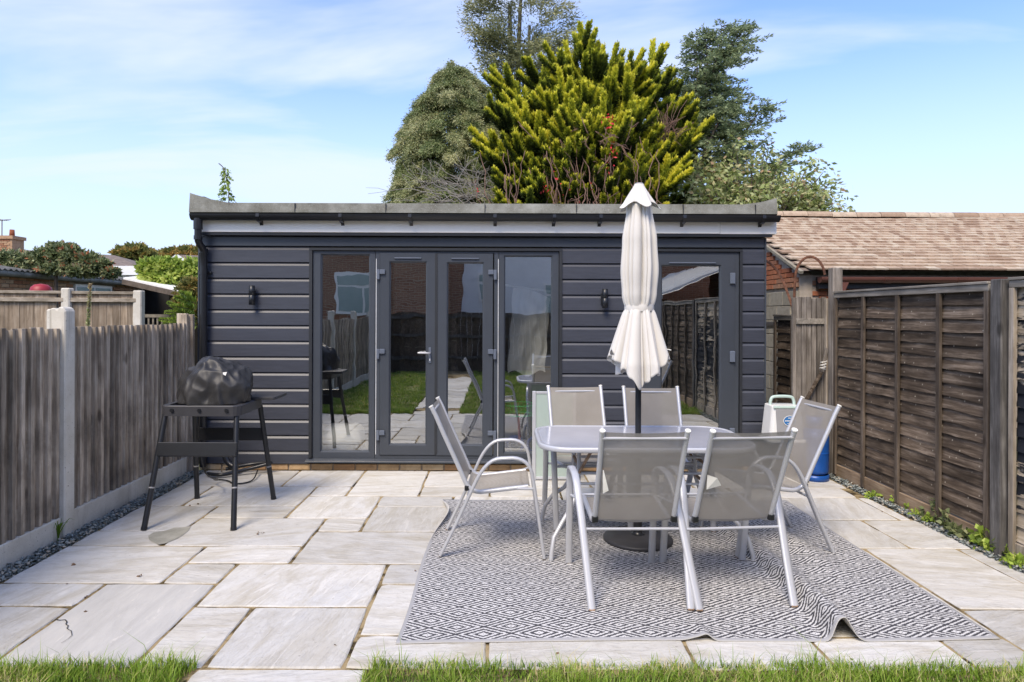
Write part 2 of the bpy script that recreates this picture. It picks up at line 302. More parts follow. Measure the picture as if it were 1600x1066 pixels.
# ---------------------------------------------------------------- geometry helpers
W = {}
def link(o, parent=None, world=(0, 0, 0)):
    C.objects.link(o); world = Vector(world)
    if parent is not None: o.parent = parent; o.location = world - W.get(parent.name, Vector())
    else: o.location = world
    W[o.name] = world; return o
class MB:
    def __init__(s): s.v = []; s.f = []; s.sm = []; s.mi = []
    def add(s, vs, fs, smooth=False, mi=0):
        k = len(s.v); s.v += [tuple(a) for a in vs]; s.f += [tuple(i+k for i in f) for f in fs]; s.sm += [smooth]*len(fs); s.mi += [mi]*len(fs); return s
    def box(s, x0, x1, y0, y1, z0, z1, mi=0):
        return s.add([(x0,y0,z0),(x1,y0,z0),(x1,y1,z0),(x0,y1,z0),(x0,y0,z1),(x1,y0,z1),(x1,y1,z1),(x0,y1,z1)],
                     [(0,3,2,1),(4,5,6,7),(0,1,5,4),(1,2,6,5),(2,3,7,6),(3,0,4,7)], False, mi)
    def bar(s, a, b, w_, h_, up=(0, 0, 1), mi=0):
        a = Vector(a); b = Vector(b); d = (b-a).normalized(); x = d.cross(Vector(up)).normalized(); u = x.cross(d)
        vs = [p+x*sx*w_/2+u*sy*h_/2 for p in (a, b) for sx, sy in ((-1,-1),(1,-1),(1,1),(-1,1))]
        return s.add(vs, [(0,1,2,3),(7,6,5,4),(0,4,5,1),(1,5,6,2),(2,6,7,3),(3,7,4,0)], False, mi)
    def prism(s, poly, axis, a0, a1, mi=0, smooth=False):
        """poly in the two other axes, extruded along axis"""
        def m(p, a):
            return (a, p[0], p[1]) if axis == 0 else ((p[0], a, p[1]) if axis == 1 else (p[0], p[1], a))
        n = len(poly); vs = [m(p, a0) for p in poly]+[m(p, a1) for p in poly]
        ar = sum(poly[i][0]*poly[(i+1) % n][1]-poly[(i+1) % n][0]*poly[i][1] for i in range(n))
        side = [(i, (i+1) % n, (i+1) % n+n, i+n) for i in range(n)]
        caps = [tuple(reversed(range(n))), tuple(range(n, 2*n))]
        fs = side+caps
        if (ar > 0) == (axis == 1): fs = [tuple(reversed(f)) for f in fs]
        return s.add(vs, fs, smooth, mi)
    def tube(s, pts, r, n=8, caps=True, mi=0, flat=None, up=None):
        """flat=(w,h): rectangular-ish section instead of round"""
        pts = [Vector(p) for p in pts]; rr = r if hasattr(r, '__len__') else [r]*len(pts)
        T = []
        for i in range(len(pts)):
            a = pts[max(i-1, 0)]; b = pts[min(i+1, len(pts)-1)]; T.append((b-a).normalized())
        ref = Vector(up) if up else (Vector((0, 0, 1)) if abs(T[0].z) < .9 else Vector((1, 0, 0)))
        x = T[0].cross(ref).normalized(); vs = []
        for i, p in enumerate(pts):
            if up: x = T[i].cross(Vector(up)).normalized()
            else: x = (x-T[i]*x.dot(T[i])).normalized()
            y = T[i].cross(x)
            if flat:
                w2, h2 = flat[0]/2, flat[1]/2; c = .35
                sec = [(-w2, -h2*c), (-w2*.8, -h2), (w2*.8, -h2), (w2, -h2*c), (w2, h2*c), (w2*.8, h2), (-w2*.8, h2), (-w2, h2*c)]
                vs += [p+x*a+y*b for a, b in sec]
            else: vs += [p+(x*math.cos(2*math.pi*k/n)+y*math.sin(2*math.pi*k/n))*rr[i] for k in range(n)]
        if flat: n = 8
        fs = [(i*n+k, i*n+(k+1) % n, (i+1)*n+(k+1) % n, (i+1)*n+k) for i in range(len(pts)-1) for k in range(n)]
        s.add(vs, fs, True, mi)
        if caps:
            s.add(vs[:n], [tuple(reversed(range(n)))], False, mi); s.add(vs[-n:], [tuple(range(n))], False, mi)
        return s
    def lathe(s, prof, cx, cy, n=32, mi=0, smooth=True):
        vs = [(cx+r*math.cos(2*math.pi*k/n), cy+r*math.sin(2*math.pi*k/n), z) for r, z in prof for k in range(n)]
        fs = [(i*n+k, i*n+(k+1) % n, (i+1)*n+(k+1) % n, (i+1)*n+k) for i in range(len(prof)-1) for k in range(n)]
        return s.add(vs, fs, smooth, mi)
    def mesh(s, name, center=True, bevel=0, seg=1):
        c = Vector()
        if center and s.v:
            a = np.array(s.v); c = Vector(((a.min(0)+a.max(0))/2).tolist())
        me = bpy.data.meshes.new(name); me.from_pydata([tuple(Vector(p)-c) for p in s.v], [], s.f)
        me.polygons.foreach_set('use_smooth', s.sm); me.polygons.foreach_set('material_index', s.mi)
        if bevel:
            bm = bmesh.new(); bm.from_mesh(me); bmesh.ops.remove_doubles(bm, verts=bm.verts, dist=1e-5)
            ed = [e for e in bm.edges if len(e.link_faces) == 2 and e.calc_face_angle(0) > .6]
            bmesh.ops.bevel(bm, geom=ed, offset=bevel, segments=seg, profile=.5, affect='EDGES'); bm.to_mesh(me); bm.free()
        me.update(); return me, c
    def build(s, name, mat, parent=None, bevel=0, seg=1):
        me, c = s.mesh(name, True, bevel, seg)
        for m_ in (mat if isinstance(mat, (list, tuple)) else [mat]): me.materials.append(M[m_])
        return link(bpy.data.objects.new(name, me), parent, c)
def tag(o, label=None, cat=None, group=None, kind=None):
    for k, v_ in (('label', label), ('category', cat), ('group', group), ('kind', kind)):
        if v_: o[k] = v_
    return o
def empty(name, loc, label=None, cat=None, group=None, kind=None):
    o = bpy.data.objects.new(name, None); o.empty_display_size = .1; link(o, None, loc); return tag(o, label, cat, group, kind)
def inst(name, me, parent, loc, rot=None, scale=None):
    o = bpy.data.objects.new(name, me); link(o, parent, loc)
    if rot: o.rotation_euler = rot
    if scale: o.scale = scale
    return o
def copy_tree(o, parent=None):
    c = o.copy(); C.objects.link(c); c.parent = parent
    for ch in list(o.children): copy_tree(ch, c)
    return c
def px(x, y, Y):                 # photograph pixel at depth Y -> place
    return Vector(((x-HX)/F*Y, Y, H-(y-HY)/F*Y))
def npmesh(name, verts, quads, mat, tone=None, parent=None, smooth=False):
    me = bpy.data.meshes.new(name); c = (verts.min(0)+verts.max(0))/2; verts = verts-c
    me.vertices.add(len(verts)); me.vertices.foreach_set('co', verts.astype(np.float32).ravel())
    k = quads.shape[1]; me.loops.add(quads.size); me.loops.foreach_set('vertex_index', quads.astype(np.int32).ravel())
    me.polygons.add(len(quads)); me.polygons.foreach_set('loop_start', np.arange(0, quads.size, k, dtype=np.int32))
    me.polygons.foreach_set('loop_total', np.full(len(quads), k, dtype=np.int32)); me.update(calc_edges=True)
    if smooth: me.polygons.foreach_set('use_smooth', np.ones(len(quads), bool))
    if tone is not None:
        a = me.attributes.new('tone', 'FLOAT', 'POINT'); a.data.foreach_set('value', tone.astype(np.float32))
    me.materials.append(M[mat]); return link(bpy.data.objects.new(name, me), parent, Vector(c.tolist()))
def nrm(a): return a/np.maximum(np.linalg.norm(a, axis=-1, keepdims=True), 1e-9)
def leaves(pos, dirn, length, width, tone, fold=.0):
    """each leaf is a kite of four vertices along dirn with a random roll"""
    n = len(pos); d = nrm(dirn); r = nrm(np.cross(d, rng.normal(size=(n, 3)))); u = np.cross(d, r)
    L = np.broadcast_to(np.asarray(length, float).reshape(-1, 1), (n, 1)); B = np.broadcast_to(np.asarray(width, float).reshape(-1, 1), (n, 1))
    a = pos; b = pos+d*L*.45+r*B*.5+u*B*fold; c = pos+d*L; e = pos+d*L*.45-r*B*.5+u*B*fold
    v_ = np.stack([a, b, c, e], 1).reshape(-1, 3); q = np.arange(4*n).reshape(-1, 4); return v_, q, np.repeat(tone, 4)
def joinlv(parts):
    v_, q, t_, k = [], [], [], 0
    for a, b, c in parts: v_.append(a); q.append(b+k); t_.append(c); k += len(a)
    return np.concatenate(v_), np.concatenate(q), np.concatenate(t_)
# ================================================================ GROUND AND PATIO
m = MB(); m.add([(-400, -400, -.06), (400, -400, -.06), (400, 400, -.06), (-400, 400, -.06)], [(0, 1, 2, 3)]); tag(m.build('ground', 'earth'), kind='structure')
LX0, LX1, RX0 = -1.32, -.56, 3.0
def lawn_sheet(x0, x1, y0, y1):
    m = MB(); nx, ny = 60, 70; vs = []
    for j in range(ny+1):
        for i in range(nx+1):
            x = x0+(x1-x0)*i/nx; y = y0+(y1-y0)*j/ny
            e = .035*noise.noise(Vector((x*2.1, y*2.1, 0)))
            if j == ny: y += e
            vs.append((x, y, .004+.012*noise.noise(Vector((x*5, y*5, 3)))+(-.03 if j == ny else 0)))
    m.add(vs, [(j*(nx+1)+i, j*(nx+1)+i+1, (j+1)*(nx+1)+i+1, (j+1)*(nx+1)+i) for j in range(ny) for i in range(nx)], True); return m
tag(lawn_sheet(-2.98, LX0, -4.4, 2.90).build('lawn', 'soil'), kind='structure')
tag(lawn_sheet(LX1, 3.28, -4.4, 2.925).build('lawn', 'soil'), kind='structure')
patio = empty('patio', (0, 4.7, 0), kind='structure')
m = MB(); m.box(-2.88, 3.22, 2.60, 6.62, -.06, -.0065); m.box(LX0+.02, LX1-.02, -4.4, 2.60, -.06, -.0065); m.build('mortar_bed', 'mortar', patio)
Rr = [2.60, 2.91, 3.215, 3.52, 3.82, 4.13, 4.435, 4.74, 5.045, 5.355, 5.66, 5.97, 6.27, 6.575]
E = -2.87; G = 3.20
SL = [ # x0, x1, row0, row1 (kind)
 (E,-2.25,3,4),(E,-2.25,1,3),(-2.25,-1.61,1,4,'g'),(-1.61,-1.29,1,3),(-1.29,-.67,1,3),(-1.61,-.67,3,5),
 (E,-1.94,4,6),(-1.94,-1.61,4,5),(-1.94,-1.29,5,6),(-1.29,-.36,5,7),(-.67,-.36,4,5),(-.67,-.36,2,4),
 (-2.25,-1.29,6,8),(E,-2.25,6,7),(E,-2.25,7,9),(-2.25,-1.61,8,9),(-1.29,-.975,7,8),(-1.61,-.975,8,10),(-.975,-.36,9,10),(-.975,-.36,7,9),
 (-2.55,-1.61,9,11),(E,-2.55,9,11),(-1.61,-1.29,10,11),(E,-1.94,11,13),(-1.94,-1.29,11,13),(-1.29,-.66,10,13),
 (-.66,.25,11,13),(-.66,-.05,10,11),(-.05,.57,10,11),(.25,.87,11,13),(.57,1.18,9,11),(.87,1.8,11,13),(1.18,2.1,10,11),(1.8,2.4,11,13),(2.4,G,11,13),(2.1,G-.08,10,11),
 (-.36,.57,8,10),(1.18,2.1,8,10),(2.1,3.10,8,10),(3.10,G,8,10),(.57,1.18,8,9),
 (-.36,.25,6,8),(.25,.87,6,8),(.87,1.8,6,8),(1.8,2.18,6,8),(2.18,2.80,6,8),(2.80,G+.03,6,8),
 (-.36,.57,4,6),(.57,1.18,4,6),(1.18,2.1,4,6),(2.1,2.48,4,6),(2.48,3.10,3,6,'w'),(3.10,G+.05,3,6),
 (-.36,.25,2,4),(.25,1.18,2,4),(1.18,1.8,2,4),(1.8,2.48,2,4),(2.48,G+.05,1,3),
 (-.67,-.035,1,2),(-.035,.905,1,2),(.905,1.525,1,2),(1.525,2.15,1,2),(2.15,2.48,1,2),
 (-1.32,-.56,0,1)]
y = 2.30
for i in range(11): SL.append((-1.32 if i % 3 else -1.35, -.56, y-.3 if i % 2 else y-.6, y)); y = SL[-1][2] if False else (y-.3 if i % 2 else y-.6)
for q in SL:
    x0, x1 = q[0], q[1]
    if isinstance(q[2], int) and q[2] >= 0 and isinstance(q[3], int): y0, y1 = Rr[q[2]], Rr[q[3]]
    else: y0, y1 = q[2], q[3]
    g = .0085; x0 += g; x1 -= g; y0 += g; y1 -= g
    n = 7; per = []
    for a, b in (((x0,y0),(x1,y0)), ((x1,y0),(x1,y1)), ((x1,y1),(x0,y1)), ((x0,y1),(x0,y0))):
        for i in range(n):
            k = i/n; X = a[0]+(b[0]-a[0])*k; Y = a[1]+(b[1]-a[1])*k
            jx, jy = random.gauss(0, .0014), random.gauss(0, .0014)
            if i == 0: cx_, cy_ = (x0+x1)/2, (y0+y1)/2; X += (.004 if X < cx_ else -.004)*random.uniform(.5, 2); Y += (.004 if Y < cy_ else -.004)*random.uniform(.5, 2)
            per.append((X+jx, Y+jy))
    N = len(per); cx_, cy_ = (x0+x1)/2, (y0+y1)/2; tx, ty, tz = random.gauss(0, .0012), random.gauss(0, .0012), random.uniform(-.0015, .0015)
    top = lambda X, Y: tz+tx*(X-cx_)+ty*(Y-cy_)
    ins = [(X+(cx_-X)*.006/abs(x1-x0)*2*random.uniform(.5, 1.6), Y+(cy_-Y)*.006/abs(y1-y0)*2*random.uniform(.5, 1.6)) for X, Y in per]
    vs = [(X, Y, -.03) for X, Y in per]+[(X, Y, top(X, Y)-.004-random.uniform(0, .002)) for X, Y in per]+[(X, Y, top(X, Y)) for X, Y in ins]+[(cx_, cy_, top(cx_, cy_))]
    fs = [(i, (i+1) % N, (i+1) % N+N, i+N) for i in range(N)]+[(i+N, (i+1) % N+N, (i+1) % N+2*N, i+2*N) for i in range(N)]+[(i+2*N, (i+1) % N+2*N, 3*N) for i in range(N)]
    m = MB(); m.add(vs, fs); o = m.build('slab', 'slab_grey' if len(q) > 4 and q[4] == 'g' else 'slab', patio)
# crack across the grey slab
m = MB(); cp = [(-2.24, 3.36), (-2.17, 3.345), (-2.12, 3.28), (-2.09, 3.245), (-2.045, 3.2), (-2.03, 3.12), (-2.01, 3.03)]
cp = [(-2.243, 3.362), (-2.215, 3.352), (-2.19, 3.358), (-2.165, 3.335), (-2.155, 3.31), (-2.13, 3.292), (-2.122, 3.268), (-2.10, 3.25), (-2.085, 3.243), (-2.062, 3.212), (-2.05, 3.195), (-2.047, 3.16), (-2.052, 3.12)]
for ci, (a, b) in enumerate(zip(cp, cp[1:])):
    a = Vector((*a, .0035)); b = Vector((*b, .0035)); d = (b-a).normalized().cross(Vector((0, 0, 1)))*.0032*(1-ci/16); m.add([a-d, a+d, b+d*.9, b-d*.9], [(0, 1, 2, 3)])
m.build('crack', 'dark_void', patio)
# damp stain and litter
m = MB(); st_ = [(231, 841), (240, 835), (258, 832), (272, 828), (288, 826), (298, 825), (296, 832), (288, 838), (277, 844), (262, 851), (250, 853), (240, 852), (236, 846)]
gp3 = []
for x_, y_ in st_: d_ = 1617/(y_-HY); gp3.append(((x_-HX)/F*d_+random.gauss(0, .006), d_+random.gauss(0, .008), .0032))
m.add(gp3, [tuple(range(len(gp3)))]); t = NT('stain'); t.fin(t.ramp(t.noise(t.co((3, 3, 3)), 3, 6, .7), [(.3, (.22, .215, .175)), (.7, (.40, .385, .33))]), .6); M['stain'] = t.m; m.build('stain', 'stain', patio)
v_ = []; P_ = []
for (x_, y_) in ((104, 917), (139, 959), (139, 938), (404, 836), (412, 835), (310, 790), (300, 792), (378, 741), (346, 738), (388, 737), (640, 738), (655, 737), (436, 737), (1212, 757), (1168, 762), (600, 802), (1385, 800), (1240, 905), (222, 903), (655, 893), (700, 735), (530, 1010), (1330, 1030), (870, 1022), (120, 884)):
    d_ = 1617/(y_-HY); k = random.randint(1, 3); P_.append(leaves(np.array([[(x_-HX)/F*d_, d_, .006]])+rng.normal(0, [.012, .012, .001], (k, 3)), rng.normal(size=(k, 3))*np.array([1, 1, .2]), rng.uniform(.012, .03, k), .014, np.full(k, .5)))
q_ = joinlv(P_); simple('litter', (.16, .10, .06), .8, 0, .5, 20); tag(npmesh('leaf_litter', q_[0], q_[1], 'litter', q_[2]), 'scattered bits of dry brown leaf on the paving', 'leaf litter', kind='stuff')
# slate chippings along both fences
def chips(name, x0, x1, y0, y1, n, kind_label):
    c = np.stack([rng.uniform(x0, x1, n), rng.uniform(y0, y1, n), rng.uniform(-.012, .022, n)], 1)
    base = np.array([(1,.1,.2),(.3,.9,.1),(-.6,.7,.25),(-1,-.2,.1),(-.3,-.9,.2),(.7,-.6,.15),(0,0,1.),(0,0,-1)])
    s = rng.uniform(.008, .021, (n, 1, 1)); an = rng.normal(size=(n, 8, 3))*.12
    v_ = (base[None]+an)*s*np.array([1, .75, .35]); th = rng.uniform(0, 6.28, n); ph = rng.normal(0, .5, n)
    x = v_[..., 0]*np.cos(th)[:, None]-v_[..., 1]*np.sin(th)[:, None]; y = v_[..., 0]*np.sin(th)[:, None]+v_[..., 1]*np.cos(th)[:, None]; z = v_[..., 2]
    x, z = x*np.cos(ph)[:, None]-z*np.sin(ph)[:, None], x*np.sin(ph)[:, None]+z*np.cos(ph)[:, None]
    v_ = np.stack([x, y, z], -1)+c[:, None]; f = np.array([(i, (i+1) % 6, 6) for i in range(6)]+[((i+1) % 6, i, 7) for i in range(6)])
    q = (f[None]+np.arange(n)[:, None, None]*8).reshape(-1, 3)
    o = npmesh(name, v_.reshape(-1, 3), q, 'chips_mat', np.repeat(rng.uniform(0, 1, n), 8)); return tag(o, kind_label, 'gravel', kind='stuff')
t = NT('chips2'); a = t.n('ShaderNodeAttribute'); a.attribute_name = 'tone'
t.fin(t.ramp(a.outputs['Fac'], [(0, (.07, .08, .08)), (.4, (.17, .20, .195)), (.8, (.30, .33, .315)), (.95, (.46, .40, .31))]), .7); M['chips_mat'] = t.m
chips('slate_chippings', -2.985, -2.865, 2.6, 6.5, 3600, 'grey green slate chippings along the foot of the left fence')
chips('slate_chippings', 3.205, 3.285, 2.6, 6.5, 2600, 'grey green slate chippings along the foot of the right brown fence')
# terracotta and stone fragments
# ================================================================ LEFT FENCE
lf = empty('board_fence', (-3.02, 4.5, 0), 'weathered grey vertical board fence on pale concrete gravel boards, left of the patio', 'fence')
bays = [(-4.4, -2.62), (-2.5, -.78), (-.66, 1.06), (1.18, 2.78), (2.88, 4.555), (4.665, 6.40)]
for i, (y0, y1) in enumerate(bays):
    m = MB(); m.box(-3.045, -3.0, y0, y1, -.04, .150 if y0 < 4.6 else .165); m.build('gravel_board', 'concrete', lf, .006)
    yy = y1-.004; dy = -.0845; k = 0
    zb = .150 if y0 < 4.6 else .165
    while yy > y0+.06:
        wd = .082*random.uniform(.93, 1.05); top = 1.462+random.uniform(-.008, .008)
        th = .026+random.uniform(-.004, .005)
        x_b = -3.045; a0 = yy; a1 = max(yy-wd, y0)
        # ridge board: proud face about half the pitch, then a recessed lap
        me = MB(); r_ = random.uniform(.46, .60)
        me.prism([(x_b, a0), (x_b, a1), (x_b+.010, a1), (x_b+.013, a1+(a0-a1)*(1-r_)), (x_b+.010+th, a1+(a0-a1)*(1-r_)+.003), (x_b+.008+th, a0-.002)], 2, zb+random.uniform(-.004, .004), top)
        me.build('slat', 'fence_grey', lf); yy = a1-.0015
    m = MB(); m.box(-3.075, -3.046, y0, y1, 1.20, 1.27); m.box(-3.075, -3.046, y0, y1, .35, .42); m.build('rail', 'fence_tan', lf)
for y0 in (-2.56, -.72, 1.12, 2.83, 4.61):
    m = MB(); q = .055
    m.prism([(-3.09, 0), (-2.975, 0), (-2.975, 1.575), (-2.99, 1.60), (-3.02, 1.608), (-3.035, 1.585), (-3.06, 1.60), (-3.09, 1.59)], 1, y0-q, y0+q)
    m.build('post', 'concrete', lf, .008)
for x0, x1, y0, y1, tp in ((-3.06, -3.0, 6.40, 6.44, 1.55), (-3.12, -3.03, 6.44, 6.5, 1.56), (-3.02, -2.965, 6.445, 6.49, 1.55)):
    m = MB(); m.box(x0, x1, y0, y1, .0, tp); m.build('end_board', 'fence_grey', lf, .003)
# ================================================================ RIGHT FENCES
def lap_fence(name, label, X, spans, mat, batm, capm, pitch=.0955, top=1.785, nb=4, post=True, peel=False):
    f = empty(name, (X+.02, (spans[0][0]+spans[0][1])/2, 0), label, 'fence')
    for (y0, y1) in spans:
        m = MB(); m.box(X-.012, X+.028, y0, y1, -.03, .125); m.build('gravel_board', 'board_new' if not peel else 'stile_pale', f, .003)
        z = .135; rows = 0
        while z < top-.085:
            n = 26; ph = random.uniform(0, 50); lo = []; hi = []
            for i in range(n+1):
                yy = y0+.03+(y1-y0-.06)*i/n
                wv = .010*noise.noise(Vector((yy*3.2, ph, 0)))+.005*noise.noise(Vector((yy*13, ph, 2)))
                bow = .006*math.sin((yy-y0)/(y1-y0)*math.pi*nb)+.004*noise.noise(Vector((yy*5, ph, 9)))
                lo.append((X+.0-bow, yy, z+wv)); hi.append((X+.018-bow*.3, yy, min(z+pitch+.02, top-.05)))
            vs = lo+hi+[(a+.009, b, c) for a, b, c in lo]+[(a+.006, b, c) for a, b, c in hi]; k = n+1
            fs = []
            for i in range(n): fs += [(i, i+k, i+k+1, i+1), (i, i+1, i+1+2*k, i+2*k), (i+2*k, i+1+2*k, i+1+3*k, i+3*k), (i+k, i+3*k, i+3*k+1, i+k+1)]
            m = MB(); m.add(vs, fs, False); m.build('slat', mat, f)
            z += pitch*random.uniform(.93, 1.07)
        ys = [y0+.022]+([y0+(y1-y0)*q for q in (.25, .5, .75)] if nb == 4 else [])+[y1-.022]
        for yy in ys:
            for xx in (X-.018,):
                m = MB(); m.box(xx-.008, xx+.014, yy-.021, yy+.021, .03, top-.055); m.build('batten', batm, f, .002)
        for yy in ys:
            m = MB(); m.box(X+.03, X+.05, yy-.02, yy+.02, .12, top-.055); m.build('batten', batm, f)
        m = MB(); m.box(X-.024, X+.05, y0, y1, top-.053, top-.008); m.box(X-.034, X+.058, y0, y1, top-.006, top+.012); m.build('cap_rail', capm, f, .003)
    return f
FX = 3.30
f1 = lap_fence('lap_fence', 'dark brown overlapping board fence panel with pale nail spots, right of the rug', FX, [(4.385, 6.40)], 'fence_brown', 'fence_batten', 'fence_cap')
f2 = lap_fence('lap_fence', 'lighter fence panel with peeling black paint at the right edge of the photo', FX+.01, [(2.35, 4.225)], 'fence_peel', 'stile_pale', 'fence_cap', peel=True, top=1.80)
f3 = lap_fence('lap_fence', 'brown overlapping board fence beside the lawn, seen mirrored in the glass door', FX, [(.40, 2.24), (-1.56, .30), (-3.5, -1.66)], 'fence_brown', 'fence_batten', 'fence_cap')
def post(label, x, y, s, top, mat='post_grey'):
    m = MB(); m.box(x-s, x+s, y-s, y+s, -.03, top); return tag(m.build('fence_post', mat, None, .006), label, 'post')
post('thick grey timber post between the dark fence panel and the peeling panel', FX+.005, 4.30, .048, 1.805)
post('tall weathered post at the far end of the dark fence, beside the gate', FX+.03, 6.47, .048, 2.03, 'gate_wood')
post('grey timber post behind the viewer in the right fence', FX+.01, 2.295, .045, 1.80)
# short louvred piece behind the gate
lap_fence('lap_fence', 'narrow dark louvred fence piece behind the rickety gate', 3.16, [(6.98, 7.45)], 'fence_brown', 'fence_batten', 'fence_cap', nb=3, top=1.56)
# gate
g = empty('garden_gate', (3.2, 6.62, 0), 'narrow rickety grey plank gate with rope, beside the garden room', 'gate')
gx = [3.035, 3.085, 3.135, 3.185, 3.235, 3.285]
for i, x in enumerate(gx):
    m = MB(); y0 = 6.60+random.uniform(-.004, .004); m.box(x-.023, x+.0225, y0, y0+.02, .04, 1.735+random.uniform(-.02, .015)); m.build('plank', 'gate_wood', g, .002)
m = MB(); m.box(3.0, 3.30, 6.578, 6.597, 1.475, 1.53); m.build('rail', 'fence_cap', g, .003)
m = MB(); m.box(3.275, 3.315, 6.535, 6.575, 0, 1.73); m.build('stile', 'stile_pale', g, .003)
m = MB(); m.box(2.975, 3.01, 6.60, 6.64, 0, 1.74); m.build('stile', 'gate_wood', g, .003)
m = MB(); m.bar((3.02, 6.55, .60), (3.245, 6.545, 1.02), .035, .025); m.build('brace', 'fence_brown', g, .003)
m = MB(); m.bar((3.235, 6.53, 1.00), (3.275, 6.525, 1.24), .02, .03); m.build('brace', 'gate_wood', g, .003)
m = MB(); pts = [(3.225+.03*math.cos(a*.9)+.0006*a, 6.505+.02*math.sin(a*.9), 1.03+.004*a) for a in range(0, 22)]; m.tube(pts, .004, 5); m.build('rope', 'label_white', g)
# rusty hoops
def hoop(label, pts):
    m = MB(); m.tube(pts, .01, flat=(.026, .006), up=(0, 1, 0)); return tag(m.build('metal_hoop', 'rust'), label, 'hoop', 'rusty hoops by the gate')
P0 = px(1246, 468, 6.68); P1 = px(1299, 430, 6.62)
hoop('rusty metal hoop arching over the top of the plank gate', [Vector((3.03-0.01+.0, 6.68, z)) for z in (1.6, 1.72)]+[Vector((3.175-.145*math.cos(a), 6.68-.03*a/3, 1.93+.225*math.sin(a))) for a in [0.15+i*.2 for i in range(15)]])
hoop('rusty curved metal strip bending down from behind the garden room corner to the gate', [px(*p) for p in ((1190, 402, 6.9), (1203, 410, 6.88), (1215, 422, 6.85), (1224, 440, 6.8), (1232, 460, 6.75), (1238, 478, 6.7))])
# ================================================================ GARDEN ROOM
Y0 = 6.57; K = F/Y0
bx = lambda x: (x-HX)/K
bz = lambda y: H-(y-HY)/K
gr = empty('garden_room', (0, Y0, 0), 'dark anthracite clad garden room with glazed doors and flat felt roof', 'garden building')
XL, XR, YB = -2.955, 2.675, 9.6
T0, T1 = bx(488.5), bx(873)          # triple opening
D0, D1 = bx(1003), bx(1155)          # right hand door opening
OT = bz(393); SILL = bz(718)
PITCH = .1566
def board(x0, x1, z0, z1, mat='cladding', y=Y0):
    """one shiplap board: upright face, sloping shoulder above"""
    m = MB(); sh = .034
    prof = [(y, z0), (y, z1-sh), (y+.022, z1), (y+.05, z1), (y+.05, z0-.0), (y+.012, z0)]
    m.prism([(a, b) for a, b in prof], 0, x0, x1); return m.build('cladding_board', mat, gr)
ztop = bz(386.5); z = ztop; rows = []
while z-PITCH > .07: rows.append((z-PITCH, z)); z -= PITCH
rows.append((.065, z))
segs = [(XL, T0-.035), (T1+.035, D0-.03), (D1+.03, XR)]
for z0, z1 in rows:
    if z1-z0 < .04: continue
    for a, b in segs: board(a, b, z0+.0015, z1)
m = MB(); m.box(XL, XR, Y0-.002, Y0+.05, ztop+.004, bz(371)); m.build('header_board', 'anthracite', gr, .003)
m = MB()
for x in (XL-.012, XR): m.box(x, x+.014, Y0-.012, Y0+.06, .06, bz(371))
m.build('corner_trim', 'anthracite', gr)
m = MB()
for a, b in ((T0-.034, T0-.004), (T1+.004, T1+.034), (D0-.03, D0-.004), (D1+.004, D1+.03)): m.box(a, b, Y0-.010, Y0+.08, SILL+.01 if a < T1+.1 else .1, OT+.004)
m.box(T0-.034, T1+.034, Y0-.012, Y0+.08, OT+.005, OT+.030); m.box(D0-.03, D1+.03, Y0-.012, Y0+.08, OT+.005, OT+.030)
m.build('opening_trim', 'anthracite_dark', gr)
# shell: side and rear walls, inner lining, floor, ceiling
m = MB(); m.box(XL, XL+.12, Y0+.055, YB, 0, 2.45); m.box(XR-.12, XR, Y0+.055, YB, 0, 2.45); m.box(XL, XR, YB-.12, YB, 0, 2.45); m.build('wall', 'room_wall', gr)
m = MB()
for a, b in segs: m.box(a+.01, b-.005, Y0+.052, Y0+.16, 0, 2.33)
m.box(T0-.02, D1+.1, Y0+.083, Y0+.16, OT+.06, 2.45); m.build('inner_wall', 'room_wall', gr)
m = MB(); m.box(XL+.12, XR-.12, Y0+.10, YB-.12, .02, .10); m.build('floor', 'room_floor', gr)
m = MB(); m.box(XL+.12, XR-.12, Y0+.165, YB-.12, 2.34, 2.38); m.build('ceiling', 'room_wall', gr)
# brick plinth
me, c_ = MB().box(-.104, .104, -.04, .04, -.030, .030).mesh('brick', True, .004); me.materials.append(M['brick_tan'])
x = XL+.11
while x < XR: inst('brick', me, gr, (x, Y0+.055+random.uniform(-.003, .003), .030)); x += .222
m = MB(); m.box(XL+.01, XR-.01, Y0+.03, Y0+.09, -.05, .056); m.build('plinth_mortar', 'brick_mortar', gr)
m = MB(); m.prism([(Y0-.055, SILL-.030), (Y0-.055, SILL-.012), (Y0+.02, SILL+.004), (Y0+.09, SILL+.004), (Y0+.09, SILL-.03)], 0, T0-.06, T1+.05); m.build('sill', 'anthracite', gr, .002)
m = MB(); m.box(D0-.02, D1+.03, Y0-.03, Y0+.09, .065, .095); m.build('sill', 'anthracite', gr, .002)
# windows and doors
def ring(x0, x1, z0, z1, w_, y0, y1, wb=None, wt=None):
    wb = wb or w_; wt = wt or w_; m = MB()
    # mitred frame: four trapezoid bars
    o = [(x0, z0), (x1, z0), (x1, z1), (x0, z1)]; i_ = [(x0+w_, z0+wb), (x1-w_, z0+wb), (x1-w_, z1-wt), (x0+w_, z1-wt)]
    for k in range(4):
        a, b = o[k], o[(k+1) % 4]; c, d = i_[(k+1) % 4], i_[k]; e = .0006
        vs = [(p[0], yy, p[1]) for yy in (y0, y1) for p in (a, b, c, d)]
        m.add(vs, [(0, 1, 2, 3), (7, 6, 5, 4), (0, 4, 5, 1), (1, 5, 6, 2), (2, 6, 7, 3), (3, 7, 4, 0)])
    return m
def pane(x0, x1, z0, z1, y, parent):
    m = MB(); nx, nz = 1, 1; m.add([(x0, y, z0), (x1, y, z0), (x1, y, z1), (x0, y, z1)], [(0, 1, 2, 3)]); return m.build('glass_pane', 'glass', parent)
